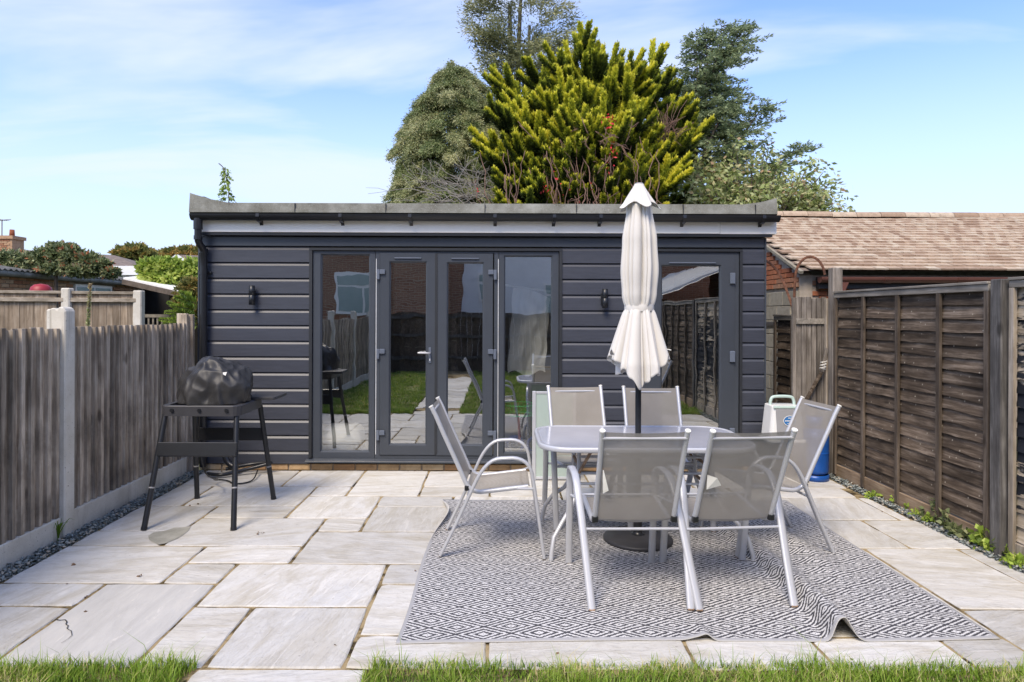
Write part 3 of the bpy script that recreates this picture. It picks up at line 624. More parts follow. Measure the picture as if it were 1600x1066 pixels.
def glazed(name, x0, x1, z0, z1, px0, px1, pz0, pz1, yf, label=None, bead=True):
    m = MB(); y1 = yf+.06
    o = [(x0, z0), (x1, z0), (x1, z1), (x0, z1)]; i_ = [(px0, pz0), (px1, pz0), (px1, pz1), (px0, pz1)]
    ib = [(px0-.014, pz0-.014), (px1+.014, pz0-.014), (px1+.014, pz1+.014), (px0-.014, pz1+.014)]
    for k in range(4):
        a, b = o[k], o[(k+1) % 4]; c, d = ib[(k+1) % 4], ib[k]; e_, f_ = i_[(k+1) % 4], i_[k]
        vs = [(p[0], yy, p[1]) for yy in (yf, y1) for p in (a, b, c, d)]
        m.add(vs, [(0, 1, 2, 3), (7, 6, 5, 4), (0, 4, 5, 1), (1, 5, 6, 2), (3, 7, 4, 0)])
        vs = [(d[0], yf, d[1]), (c[0], yf, c[1]), (e_[0], yf+.018, e_[1]), (f_[0], yf+.018, f_[1]), (f_[0], y1, f_[1]), (e_[0], y1, e_[1])]
        m.add(vs, [(0, 1, 2, 3), (3, 2, 5, 4)])
    o_ = m.build(name, 'anthracite', gr); 
    if label: o_['label'] = label
    pane(px0, px1, pz0, pz1, yf+.030, o_); return o_
yf = Y0+.012
zt = OT; zb = SILL+.004
glazed('side_window', T0, bx(585.5), zb, zt, bx(502), bx(575.5), bz(706), bz(399.5), yf, 'tall fixed side window left of the double doors')
glazed('side_window', bx(779.5), T1, zb, zt, bx(789.5), bx(861.5), bz(707), bz(401), yf, 'tall fixed side window right of the double doors')
m = ring(bx(586.2), bx(778.8), zb, zt, bx(593)-bx(586.2), yf, yf+.06, .03, .018); m.build('door_frame', 'anthracite', gr)
d1 = glazed('door', bx(593.6), bx(681.2), bz(711.5), bz(396), bx(610), bx(665), bz(694.5), bz(411), yf-.012, 'left leaf of the double doors with lever handle')
d2 = glazed('door', bx(682.0), bx(770), bz(712), bz(396.5), bx(700), bx(754), bz(695), bz(412), yf-.012, 'right leaf of the double doors')
m = MB(); m.box(bx(679.5), bx(683.6), yf-.0165, yf-.0125, bz(710), bz(397)); m.build('meeting_strip', 'anthracite_dark', gr)
def hinge(x, z, par, flip=1):
    m = MB(); y_ = yf-.012; m.box(min(x, x+flip*.03), max(x, x+flip*.03), y_-.022, y_-.0005, z-.055, z+.045); m.box(min(x+flip*.031, x+flip*.085), max(x+flip*.031, x+flip*.085), y_-.022, y_-.0005, z-.002, z+.045); m.build('hinge', 'hinge_grey', par, .004)
for y_ in (429, 553, 680):
    hinge(bx(588.5), bz(y_), d1, 1); hinge(bx(776), bz(y_), d2, -1)
def vent(x0, x1, y_, par, yy):
    m = MB(); m.box(bx(x0), bx(x1), yy-.016, yy-.0005, bz(y_)-.006, bz(y_)+.007); m.build('trickle_vent', 'hinge_grey', par, .003)
vent(616, 658, 404, d1, yf-.012); vent(705, 748, 404.5, d2, yf-.012)
def handle(par, x, z, yy, dirn):
    m = MB(); m.box(x-.013, x+.013, yy-.010, yy-.0005, z-.10, z+.055); m.build('handle_plate', 'hinge_grey', par, .004)
    m = MB(); m.tube([(x, yy-.009, z), (x, yy-.05, z), (x+dirn*.03, yy-.055, z+.002), (x+dirn*.115, yy-.052, z+.003)], .009, 8); m.build('handle_lever', 'frame_silver', par)
    m = MB(); m.lathe([(0, 0), (.006, 0), (.006, .002)], 0, 0, 10); m.box(x-.004, x+.004, yy-.013, yy-.0102, z-.078, z-.055); 
    m2 = MB(); m2.box(x-.0045, x+.0045, yy-.013, yy-.0102, z-.078, z-.056); m2.build('keyhole', 'label_white', par, .001)
handle(d1, bx(672), bz(552), yf-.012, -1)
m = MB(); m.box(bx(587.0), bx(587.9), yf-.004, yf-.0005, bz(711), bz(405)); m.box(bx(778.0), bx(778.9), yf-.004, yf-.0005, bz(714), bz(405)); m.build('seal_line', 'white_line', gr)
m = ring(D0, D1, .097, OT, .045, yf, yf+.06, .03, .02); m.build('door_frame', 'anthracite', gr)
d3 = glazed('door', bx(1010), bx(1147.6), bz(711), bz(396.5), bx(1035), bx(1125), bz(690), bz(415), yf-.012, 'single glazed door behind the parasol')
for y_ in (434, 556, 676):
    m = MB(); m.box(bx(1140), bx(1148), yf-.036, yf-.0125, bz(y_)-.055, bz(y_)+.055); m.build('hinge', 'hinge_grey', d3, .005)
vent(1045, 1118, 410, d3, yf-.012); handle(d3, bx(1022), bz(556), yf-.012, 1)
# fascia, gutter, roof edge
K2 = F/6.42
m = MB(); m.prism([(6.50, 2.365), (6.50, 2.49), (6.56, 2.49), (6.568, 2.365)], 0, px(313, 0, 6.5)[0], px(1124.6, 0, 6.5)[0]); m.build('fascia_board', 'white_upvc', gr, .002)
m = MB(); m.prism([(6.50, 2.362), (6.50, 2.49), (6.56, 2.49), (6.568, 2.362)], 0, px(1125.2, 0, 6.5)[0], px(1213, 0, 6.5)[0]); m.build('fascia_board', 'white_upvc', gr, .002)
m = MB(); m.box(XL-.02, XR+.05, 6.505, 6.56, 2.335, 2.3615); m.build('soffit_strip', 'anthracite_dark', gr)
gx0, gx1 = px(298, 0, 6.42)[0], px(1217, 0, 6.42)[0]
prof = [(6.492-.115+.115*0, 2.525)]
pf = []
for i in range(11):
    a = math.pi*i/10; pf.append((6.435-.058*math.cos(a), 2.53-.062*math.sin(a)))
m = MB(); n = len(pf); vs = [(x_, y_, z_) for x_ in (gx0, gx1) for y_, z_ in pf]+[(x_, 6.435+(y_-6.435)*.94, 2.53+(z_-2.53)*.94) for x_ in (gx0, gx1) for y_, z_ in pf]
m.add(vs, [(i, i+n, i+n+1, i+1) for i in range(n-1)]+[(i+2*n, i+1+2*n, i+1+3*n, i+3*n) for i in range(n-1)]+[(0, 2*n, 3*n, n), (n-1, 2*n-1, 4*n-1, 3*n-1)]+[tuple(range(2*n, 3*n)), tuple(reversed(range(n)))], False)
gut = m.build('gutter', 'black_plastic', gr)
for p in (405, 533, 641, 773, 865, 937, 1067, 1190):
    x_ = px(p, 0, 6.44)[0]; m = MB(); m.prism([(6.375, 2.532), (6.372, 2.50), (6.40, 2.462), (6.445, 2.452), (6.475, 2.46), (6.498, 2.43), (6.499, 2.53)], 0, x_-.016, x_+.016); m.build('gutter_bracket', 'black_plastic', gut)
def qx(x, y, Y): v_ = px(x, y, Y); return (v_.x, v_.y, v_.z)
# felt covered roof edge with raised corners
RYF = 6.40; rb, rt = 2.545, 2.640
xl, xr = px(294.5, 0, RYF)[0], px(1214.5, 0, RYF)[0]
m = MB(); xs = [xl, xl+.03, xl+.20, xl+.38, xr-.33, xr-.16, xr-.02, xr]; hs = [.095, .085, .035, 0, 0, .022, .058, .062]
n = len(xs); vs = []
for x_, h_ in zip(xs, hs):
    b_ = rb-.0; vs += [(x_, RYF+.03, b_-.012), (x_, RYF, b_), (x_, RYF+.02, rt+h_), (x_, RYF+.14, rt+h_*.4-.02)]
fs = []
for i in range(n-1):
    for k in range(3): fs.append((i*4+k, (i+1)*4+k, (i+1)*4+k+1, i*4+k+1))
fs += [(0, 1, 2, 3), (4*n-1, 4*n-2, 4*n-3, 4*n-4)]
m.add(vs, fs); m.build('roof_edge', 'felt', gr)
m = MB(); m.box(xl, xl+.14, RYF+.02, YB+.1, rb-.01, rt+.06); m.box(xr-.14, xr, RYF+.02, YB+.1, rb-.01, rt+.03); m.box(xl, xr, RYF+.141, YB+.1, rb-.16, rt-.045); m.build('roof', 'felt', gr)
m = MB()
for p in (460, 602, 757, 900, 1067, 1180): x_ = px(p, 0, RYF)[0]; m.box(x_-.003, x_+.003, RYF-.004, RYF+.02, rb+.004, rt-.005)
m.build('felt_lap', 'anthracite_dark', gr)
# downpipe
m = MB(); m.tube([qx(309, 352, 6.43), qx(309, 371, 6.43), qx(309.5, 378, 6.435), qx(312, 384, 6.46), qx(316, 389, 6.49), qx(318, 396, 6.51), qx(318, 420, 6.515), qx(318, 731, 6.515)], .034, 12)
m.tube([qx(309, 343, 6.43), qx(309, 360, 6.43)], .043, 12); m.tube([qx(309, 370, 6.43), qx(309, 376, 6.43)], .040, 12); m.tube([qx(318, 390, 6.515), qx(318, 397, 6.515)], .040, 12)
dp = m.build('downpipe', 'black_plastic', gr)
for y_ in (426, 640): m = MB(); m.tube([qx(318, y_, 6.515), qx(318, y_+4, 6.515)], .038, 12); m.box(*sorted((qx(318, 0, 6.515)[0], qx(328, 0, 6.515)[0])), 6.54, 6.565, bz(y_+3), bz(y_)); m.build('pipe_clip', 'black_plastic', dp)
# wall lamps
for x_, y_, lb in ((396, 463, 'small black up and down wall lamp left of the doors, above the covered barbecue'), (943, 466, 'small black up and down wall lamp on the cladding beside the parasol')):
    x = bx(x_); z = bz(y_); L = empty('wall_lamp', (x, Y0, z), lb, 'wall light', 'black wall lamps on the garden room')
    m = MB(); m.box(x-.03, x+.02, Y0-.02, Y0-.001, z-.06, z+.05); m.build('back_plate', 'black_metal', L, .004)
    z0 = z-.095; m = MB(); m.lathe([(0, z0+.01), (.025, z0+.01), (.027, z0), (.029, z0), (.029, z0+.09), (.026, z0+.092), (.026, z0+.100), (.029, z0+.102), (.029, z0+.19), (.027, z0+.19), (.025, z0+.18), (0, z0+.18)], x+.005, Y0-.058, 20); m.build('lamp_tube', 'black_metal', L)
    m = MB(); m.box(x-.008, x+.018, Y0-.035, Y0-.0205, z-.02, z+.015); m.build('lamp_arm', 'black_metal', L)
# things indoors
m = MB()
def pillow(cx, cy, cz, sx_, sy_, sz_, n=14):
    m = MB(); vs = []
    for s_ in (1, -1):
        for j in range(n+1):
            for i in range(n+1):
                u, v_ = 2*i/n-1, 2*j/n-1; h_ = (1-u**4)*(1-v_**4); h_ = h_**.5
                vs.append((cx+sx_*u*(1-.06*v_*v_), cy+sy_*v_*(1-.06*u*u), cz+s_*sz_*h_*(1+.25*noise.noise(Vector((u*2, v_*2, s_))))))
    k = (n+1)**2; q = [(j*(n+1)+i, j*(n+1)+i+1, (j+1)*(n+1)+i+1, (j+1)*(n+1)+i) for j in range(n) for i in range(n)]
    return m.add(vs, q+[tuple(k+i for i in reversed(f)) for f in q], True)
o = pillow(bx(532)-.03, Y0+.30, .26, .22, .18, .155).build('cushion', 'sack_white'); tag(o, 'white square cushion on the floor inside the left side window', 'cushion')
ba = empty('toy_basket', (.22, 7.0, .1), 'green plastic basket on an orange stem inside the right side window', 'toy basket')
cx, cy, cz = px(811, 640, 6.86); 
m = MB(); m.lathe([(.155, cz-.055), (.165, cz-.04), (.172, cz-.05)], cx, cy, 28); m.lathe([(.17, cz+.055), (.185, cz+.065), (.19, cz+.055)], cx, cy, 28); m.build('rim', 'green_plastic', ba)
m = MB()
for k in range(30): a = k*math.pi/15; m.tube([(cx+.16*math.cos(a), cy+.16*math.sin(a), cz-.05), (cx+.178*math.cos(a), cy+.178*math.sin(a), cz+.06)], .004, 4)
m.build('basket_bars', 'green_plastic', ba)
m = MB(); m.tube([(cx, cy, cz-.05), (cx+.01, cy, .22)], .014, 8); m.build('stem', 'orange_plastic', ba)
sc_ = empty('toy_scooter', (.25, 7.05, .1), 'small blue wheeled toy on the floor inside the right side window', 'toy')
for x_, y_ in ((805, 695), (838, 690)):
    c0 = px(x_, y_, 6.9); m = MB(); m.tube([(c0.x+.0+.085*math.cos(a), c0.y, .195+.085*math.sin(a)) for a in [i*math.pi/12 for i in range(25)]], .018, 8); m.build('wheel', 'blue_plastic', sc_)
    m = MB(); m.tube([(c0.x, c0.y-.02, .195), (c0.x, c0.y+.02, .195)], .04, 12); m.build('hub', 'anthracite_dark', sc_)
m = MB(); m.tube([(px(805, 0, 6.9).x, 6.9, .2), (px(828, 0, 6.9).x, 6.93, .3), (px(838, 0, 6.9).x, 6.9, .2)], .016, 8); m.tube([(px(828, 0, 6.9).x, 6.93, .3), (px(836, 0, 6.9).x, 6.95, .55)], .012, 8); m.build('frame', 'black_plastic', sc_)
# draped dust sheet indoors
m = MB(); n = 24; vs = []
for j in range(n+1):
    for i in range(n+1):
        u, v_ = i/n, j/n; x = .13+.40*u+.05*noise.noise(Vector((v_*3, 0, 1)))+.06*v_; z = .93+.92*v_-.12*u*u*v_+.03*math.sin(u*9)*(1-v_)
        vs.append((x, 7.05+.05*noise.noise(Vector((u*4, v_*3, 0)))+.025*noise.noise(Vector((u*10, v_*7, 5)))+.1*v_, z))
m.add(vs, [(j*(n+1)+i, j*(n+1)+i+1, (j+1)*(n+1)+i+1, (j+1)*(n+1)+i) for j in range(n) for i in range(n)], True)
m.tube([(.1, 7.17, 1.88), (.7, 7.17, 1.80)], .012, 6)
tag(m.build('dust_sheet', 'sack_white'), 'crumpled pale dust sheet hanging inside behind the right side window', 'sheet')
# leaning glass panel outside the right window
gp = empty('glass_screen', (.5, 6.2, 0), 'glass panel in aluminium frame propped behind the table', 'screen')
m = MB(); a0 = px(836, 612, 6.2)
for (x0, x1, z0, z1) in ((a0.x-.022, a0.x+.012, 0, .84), (a0.x+.36, a0.x+.39, 0, .84)): m.box(x0, x1, 6.20, 6.225, z0+.001, z1)
m.box(a0.x+.013, a0.x+.359, 6.203, 6.222, .815, .838); m.box(a0.x+.013, a0.x+.359, 6.203, 6.222, .01, .035); m.build('frame', 'frame_silver', gp, .003)
t = NT('pale_glass'); t.fin(t.mix(t.noise(t.co(), 3, 3), (.40, .52, .47), (.52, .60, .55)), .12, 0, .6); t.b.inputs['Alpha'].default_value = .82; M['pale_glass'] = t.m
m = MB(); m.box(a0.x+.013, a0.x+.359, 6.209, 6.216, .035, .815); m.build('glass_pane', 'pale_glass', gp)
# ================================================================ RUG
rug_x0, rug_x1, rug_y0, rug_y1 = -.47, 2.44, 3.125, 5.53
def rug_mesh():
    ny = 96; rows = []; us = np.linspace(0, 3.0, 341); vs, uvs = [], []
    for j in range(ny+1):
        v_ = j/ny; Y = rug_y0+(rug_y1-rug_y0)*v_
        fade = max(0, 1-v_/.80)**.8
        A = .118*fade; wd = .052+.05*v_
        xc = 1.675+.035*math.sin(v_*5)+.03*v_; A2 = .034*math.exp(-((v_-.55)/.25)**2); A3 = .022*max(0, 1-abs(v_-.1)/.12)
        xs = np.linspace(rug_x0, rug_x1+.25, 2400)
        def hf(x):
            q = (x-xc)/wd; lean = 1.0/(1+np.exp(-(q+.9)*5)); r_ = np.exp(-np.maximum(q, 0)**2*.9)
            h = A*lean*r_+A2*np.exp(-((x-xc-.34)/.09)**2)+.010*np.exp(-((x-1.02)/.03)**2)*math.exp(-((v_-.0)/.06)**2)*2.2
            return h+.006*np.sin(x*3.1+v_*4)*np.sin(v_*9+x)*.6+.0065
        hh = hf(xs); ds = np.hypot(np.diff(xs), np.diff(hh)); arc = np.concatenate([[0], np.cumsum(ds)])
        # left edge curls over near the far corner
        cw = .17*math.exp(-((v_-.80)/.17)**2) if v_ > .0 else 0
        slack = arc[np.searchsorted(xs, rug_x1)]
        k = slack/3.0
        X = np.interp(us*k, arc, xs); Z = np.interp(us*k, arc, hh)
        X = X+.010*np.sin(v_*7+1)*(us/3.0 > .9)*0
        edge = .006*math.sin(v_*11)+.03*v_
        for i, u in enumerate(us):
            x, z = X[i]+edge*(1-u/3.0), Z[i]+.0028*noise.noise(Vector((X[i]*6, Y*6, 0)))
            s_ = cw-(x-rug_x0)
            if s_ > 0 and cw > .01:
                r_ = cw/2.6; a = min(s_/r_, 2.75); x = rug_x0+cw-r_*math.sin(a)-max(0, s_-2.75*r_)*math.cos(2.75)*1.0; z = .008+r_*.55*(1-math.cos(a))+max(0, s_-2.75*r_)*.1
            yy = Y+.012*math.sin(x*2.2+.6)*(1-v_)*(v_ < .3)+(.06*(1-v_) if 0 else 0)
            yy += (x-rug_x0)*.022*(1-v_)
            if v_ < .02: z += .016*math.exp(-((x-.98)/.05)**2)
            vs.append((x, yy, max(z, .0045))); uvs.append((u, v_*2.4))
    n = len(us); fs = [(j*n+i, j*n+i+1, (j+1)*n+i+1, (j+1)*n+i) for j in range(ny) for i in range(n-1)]
    me = bpy.data.meshes.new('rug'); me.from_pydata(vs, [], fs); me.polygons.foreach_set('use_smooth', [True]*len(fs))
    uvl = me.uv_layers.new(name='UVMap'); ix = np.zeros(len(me.loops), dtype=np.int32); me.loops.foreach_get('vertex_index', ix)
    uvl.data.foreach_set('uv', np.array(uvs, dtype=np.float32)[ix].ravel()); me.materials.append(M['rug']); me.materials.append(M['rug_back'])
    o = bpy.data.objects.new('outdoor_rug', me); link(o)
    s_ = o.modifiers.new('thickness', 'SOLIDIFY'); s_.thickness = .004; s_.offset = -1; s_.material_offset = 1; s_.material_offset_rim = 1
    return o
tag(rug_mesh(), 'large black and white diamond patterned outdoor rug with a raised wrinkle, under the table', 'rug')
# ================================================================ CHAIRS
def make_chair():
    r = empty('garden_chair', (0, 0, 0))
    def arc(p0, p1, p2, n=6): return [Vector(p0)*(1-t)**2+Vector(p1)*2*t*(1-t)+Vector(p2)*t*t for t in [i/n for i in range(n+1)]]
    for s in (-1, 1):
        pts = [Vector((s*.262, -.340, .005)), Vector((s*.275, -.24, .21)), Vector((s*.290, -.135, .44))]
        pts += arc((s*.296, -.105, .505), (s*.304, -.035, .640), (s*.306, .05, .640), 6)
        pts += arc((s*.306, .12, .643), (s*.306, .222, .640), (s*.302, .246, .545), 6)
        pts += [Vector((s*.300, .262, .45)), Vector((s*.298, .295, .22)), Vector((s*.296, .325, .005))]
        m = MB(); m.tube(pts, .01, flat=(.021, .040), up=(1, 0, 0)); m.build('leg_and_arm', 'frame_silver', r)
        pts = [Vector((s*.222, -.405, .952)), Vector((s*.221, -.378, .90)), Vector((s*.220, -.335, .80)), Vector((s*.219, -.225, .56))]+arc((s*.219, -.185, .47), (s*.219, -.155, .405), (s*.219, -.085, .402), 6)+[Vector((s*.219, .10, .425)), Vector((s*.219, .225, .440))]
        m = MB(); m.tube(pts, .0145, 10); m.build('side_rail', 'frame_silver', r)
        m = MB(); m.tube([(s*.222, -.4065, .9535), (s*.222, -.4105, .9605)], .0158, 10); m.build('end_cap', 'label_white', r)
        m = MB(); m.box(s*.219-.017, s*.219+.017, -.188, -.160, .412, .446); m.build('clip', 'black_plastic', r, .004)
        m = MB(); m.box(s*.262-.017, s*.262+.017, -.35, -.332, .0, .012); m.box(s*.296-.017, s*.296+.017, .317, .335, .0, .012); m.build('foot', 'frame_rust', r, .003)
        m = MB(); m.tube([(s*.219, .15, .425), (s*.297, .262, .445)], .009, 8); m.build('bracket', 'frame_silver', r)
    m = MB(); m.tube([(-.283, -.166, .372), (.283, -.166, .372)], .0085, 8); m.build('cross_bar', 'frame_silver', r)
    m = MB(); m.tube([(-.221, -.396, .916), (.221, -.396, .916)], .008, 8); m.build('top_bar', 'frame_silver', r)
    m = MB(); m.tube([(-.297, .262, .445), (.297, .262, .445)], .0085, 8); m.build('front_bar', 'frame_silver', r)
    def sheet(prof, name, bow):
        m = MB(); nx = 10; vs = []
        for y, z, ny_, nz_ in prof:
            for i in range(nx+1):
                u = 2*i/nx-1; b = bow*(1-u*u); vs.append((u*.214, y+ny_*b, z+nz_*b))
        k = nx+1; m.add(vs, [(j*k+i, j*k+i+1, (j+1)*k+i+1, (j+1)*k+i) for j in range(len(prof)-1) for i in range(nx)], True); return m.build(name, 'sling', r)
    sheet([(-.398, .950, -.9, -.3), (-.376, .905, -.9, -.3), (-.333, .805, -.9, -.3), (-.28, .685, -.9, -.3), (-.224, .565, -.9, -.3), (-.192, .49, -.9, -.3), (-.168, .432, -.9, -.3)], 'backrest', .016)
    sheet([(-.168, .432, 0, -.5), (-.145, .418, 0, -1), (-.09, .408, 0, -1), (0, .418, 0, -1), (.10, .431, 0, -1), (.215, .445, 0, -1), (.235, .440, 0, -.6), (.238, .425, 0, 0)], 'seat', .016)
    return r
chair0 = make_chair()
def put(o, x, y, deg, label): o.location = (x, y, .0085); o.rotation_euler = (0, 0, R(deg)); return tag(o, label, 'chair', 'sling chairs around the glass table')
spots = [(.765, 3.815, 1.2, 'taupe sling chair with its back to the camera, left one of the front pair'),
 (1.305, 3.835, 5.5, 'taupe sling chair with its back to the camera, right one of the front pair'),
 (.70, 5.10, 186, 'taupe sling chair behind the table facing us, left of the parasol pole'),
 (1.275, 5.06, 179, 'taupe sling chair behind the table facing us, right of the parasol pole'),
 (-.01, 4.50, -90.5, 'taupe sling chair at the left end of the table, seen in profile facing right'),
 (1.855, 4.56, 95, 'taupe sling chair at the right end of the table, facing left by the pet carrier')]
chairs = []
for i, s_ in enumerate(spots):
    c = chair0 if i == 0 else copy_tree(chair0); put(c, *s_); chairs.append(c)
def chair_tag(ch, pts):
    m = MB(); m.add(pts, [(0, 1, 2, 3), (3, 2, 1, 0)]); me, c = m.mesh('care_tag'); me.materials.append(M['label_white'])
    o = bpy.data.objects.new('care_tag', me); C.objects.link(o); o.parent = ch; o.location = c
chair_tag(chairs[0], [(-.204, -.325, .735), (-.200, -.330, .735), (-.168, -.30, .62), (-.196, -.285, .60)])
chair_tag(chairs[1], [(-.204, -.300, .705), (-.155, -.315, .69), (-.125, -.295, .645), (-.200, -.28, .62)])
# ================================================================ TABLE
tb = empty('glass_table', (1.0, 4.575, 0), 'rectangular frosted glass garden table with silver rim and rounded corners', 'table')
def rrect(cx, cy, hx, hy, r, n=8, bow=0):
    pts = []
    for k, (sx_, sy_) in enumerate(((1, 1), (-1, 1), (-1, -1), (1, -1))):
        for i in range(n+1):
            a = math.pi/2*(k+i/n); pts.append((cx+sx_*(hx-r)+r*math.cos(a), cy+sy_*(hy-r)+r*math.sin(a)))
    out_ = []
    for x, y in pts:
        out_.append((x+bow*(1-((y-cy)/hy)**2)*(1 if x > cx else -1), y))
    return out_
TX, TY, HXs, HYs, TZ = .995, 4.575, .715, .425, .725
def offset_ring(z0, z1, hx, hy, r, w_, name, mat):
    o = rrect(TX, TY, hx, hy, r); i_ = rrect(TX, TY, hx-w_, hy-w_, r-w_); n = len(o); m = MB()
    prof = [(o, z0+.006), (o, z1-.008)]
    mid = rrect(TX, TY, hx-.006, hy-.006, r-.006); 
    rings = [[(x, y, z0) for x, y in i_], [(x, y, z0) for x, y in mid], [(x, y, z0+.006) for x, y in o], [(x, y, z1-.008) for x, y in o], [(x, y, z1) for x, y in mid], [(x, y, z1) for x, y in i_]]
    vs = [p for r_ in rings for p in r_]; K_ = len(rings)
    m.add(vs, [(a*n+k, a*n+(k+1) % n, ((a+1) % K_)*n+(k+1) % n, ((a+1) % K_)*n+k) for a in range(K_) for k in range(n)], True); return m.build(name, mat, tb)
offset_ring(TZ-.034, TZ, HXs, HYs, .21, .026, 'rim', 'frame_silver')
m = MB(); gp_ = rrect(TX, TY, HXs-.027, HYs-.027, .183)
hole = [(.985+.026*math.cos(a), 4.555+.026*math.sin(a)) for a in [2*math.pi*i/len(gp_) for i in range(len(gp_))]]
m.add([(x, y, TZ-.003) for x, y in gp_]+[(x, y, TZ-.009) for x, y in gp_], [tuple(range(len(gp_))), tuple(reversed(range(len(gp_), 2*len(gp_))))]); m.build('glass_top', 'table_glass', tb)
for sx_ in (-1, 1):
    xp = TX+sx_*.435; xf = TX+sx_*.64
    for sy_ in (-1, 1):
        yp = TY+sy_*.15; yf_ = TY+sy_*.40
        m = MB(); m.tube([(xp, yp, .69), (xp, yp, .50), (xp+sx_*.01, yp+sy_*.02, .40), (xp+sx_*.06, yp+sy_*.09, .30), (xp+sx_*.13, yp+sy_*.18, .225), (xf-sx_*.02, yf_-sy_*.04, .14), (xf, yf_, .04), (xf, yf_, .009)], .0145, 10); m.build('leg', 'frame_silver', tb)
        m = MB(); m.tube([(xp-sx_*.05, TY+sy_*.36, .688), (xp-sx_*.0, yp, .50)], .010, 8); m.build('strut', 'frame_rust', tb)
    for z_ in (.42, .55): m = MB(); m.tube([(xp, TY-.15, z_), (xp, TY+.15, z_)], .011, 8); m.build('rung', 'frame_rust', tb)
for sy_ in (-1, 1):
    for z_ in (.43, .50, .61): m = MB(); m.tube([(TX-.43, TY+sy_*.15, z_), (TX+.43, TY+sy_*.15, z_)], .0095, 8); m.build('stretcher', 'frame_silver', tb)
m = MB(); m.box(TX-.66, TX+.66, TY-.012, TY+.012, TZ-.034, TZ-.010); m.build('support_bar', 'frame_silver', tb)
# ================================================================ PARASOL
PX, PY = .985, 4.555
pa = empty('parasol', (PX, PY, 0), 'closed pale pink grey parasol with black pole standing through the table', 'parasol')
m = MB(); m.tube([(PX, PY, .05), (PX, PY, 2.46)], .0205, 14); m.build('pole', 'black_metal', pa)
m = MB(); m.lathe([(0, .0085), (.232, .0085), (.236, .012), (.236, .026), (.228, .034), (.12, .044), (.05, .052), (0.0, .052)], PX, PY, 48); b_ = m.build('base', 'charcoal_paint', pa)
m = MB(); m.lathe([(.05, .052), (.034, .058), (.030, .075), (.0295, .17), (.027, .175), (.021, .175)], PX, PY, 20); m.build('base_socket', 'black_plastic', b_)
def canopy(nz, nth, rad, zf, name, thick=True):
    vs = []
    for j in range(nz+1):
        for i in range(nth):
            th = 2*math.pi*i/nth; r_, z_, dx = rad(th, j/nz); vs.append((PX+r_*math.cos(th)+dx, PY+r_*math.sin(th), z_))
    m = MB(); m.add(vs, [(j*nth+i, j*nth+(i+1) % nth, (j+1)*nth+(i+1) % nth, (j+1)*nth+i) for j in range(nz) for i in range(nth)], True)
    o = m.build(name, 'parasol_cloth', pa); return o
def lerp(t, pts):
    for (a, b), (c, d) in zip(pts, pts[1:]):
        if t <= c: u = (t-a)/(c-a); u = u*u*(3-2*u); return b+(d-b)*u
    return pts[-1][1]
def rad(th, t):
    side = abs(math.cos(th)); saw = abs(((th*8/(2*math.pi)+.25) % 1)*2-1)
    hem = 1.085+.17*side**1.5+.045*math.sin(4*th+.6)**2-.02*math.sin(3*th+1)+.012*math.sin(19*th)
    z = 2.37+(hem-2.37)*t; u = (2.37-z)
    R_ = lerp(u, [(0, .05), (.06, .078), (.30, .108), (.50, .118), (.66, .108), (.76, .094)])
    if u > .76: R_ = .094+(u-.76)*.30-max(0, u-1.14)*.22
    k = th+.10*math.sin(2*th+1)+.06*math.sin(5*th)+.03*math.sin(z*3+2*th)
    dep = lerp(u, [(0, .12), (.15, .30), (.45, .42), (.70, .34), (.78, .30), (1.3, .44)])
    f = abs(math.sin(k*4+.4))**.6; g_ = abs(math.sin(k*9.5+1.1+.3*math.sin(z*2.2)))**.6
    pl = 1-dep*(1-f)-dep*.40*(1-g_)
    tie = math.exp(-((z-1.61)/.022)**2); pl = pl*(1-tie*.8)+.88*tie*.8
    return R_*pl*1.13, z, .004*math.sin(z*4)+.004*t
cn = canopy(90, 420, rad, None, 'canopy'); sm = cn.modifiers.new('t', 'SOLIDIFY'); sm.thickness = .0015
def radc(th, t):
    z = 2.465-t*(.155+.022*math.cos(5*th+.8)); R_ = .030+.095*t**1.15; f = math.cos(5*th+.8)
    return R_*(1+.20*t*t*f+.06*t*math.cos(11*th)), z, 0
cc_ = canopy(26, 120, radc, None, 'canopy_cap'); sm = cc_.modifiers.new('t', 'SOLIDIFY'); sm.thickness = .0015
m = MB(); m.lathe([(.0, 2.476), (.026, 2.474), (.032, 2.465), (.030, 2.455)], PX, PY, 20); m.build('finial', 'grey_plastic', pa)
m = MB(); vs = []
for j in range(5):
    for i in range(64):
        th = 2*math.pi*i/64; r_ = .0985+.0015*math.cos(9*th)+(.002 if 0 < j < 4 else 0); vs.append((PX+.004+r_*math.cos(th), PY+r_*math.sin(th), 1.588+j*.0115+.004*math.cos(th)))
m.add(vs, [(j*64+i, j*64+(i+1) % 64, (j+1)*64+(i+1) % 64, (j+1)*64+i) for j in range(4) for i in range(64)], True); m.build('tie_strap', 'parasol_cloth', pa)
m = MB(); m.tube([(PX+.16, PY-.06, 1.335), (PX+.205, PY-.08, 1.325)], .0035, 6); m.build('toggle', 'label_white', pa)
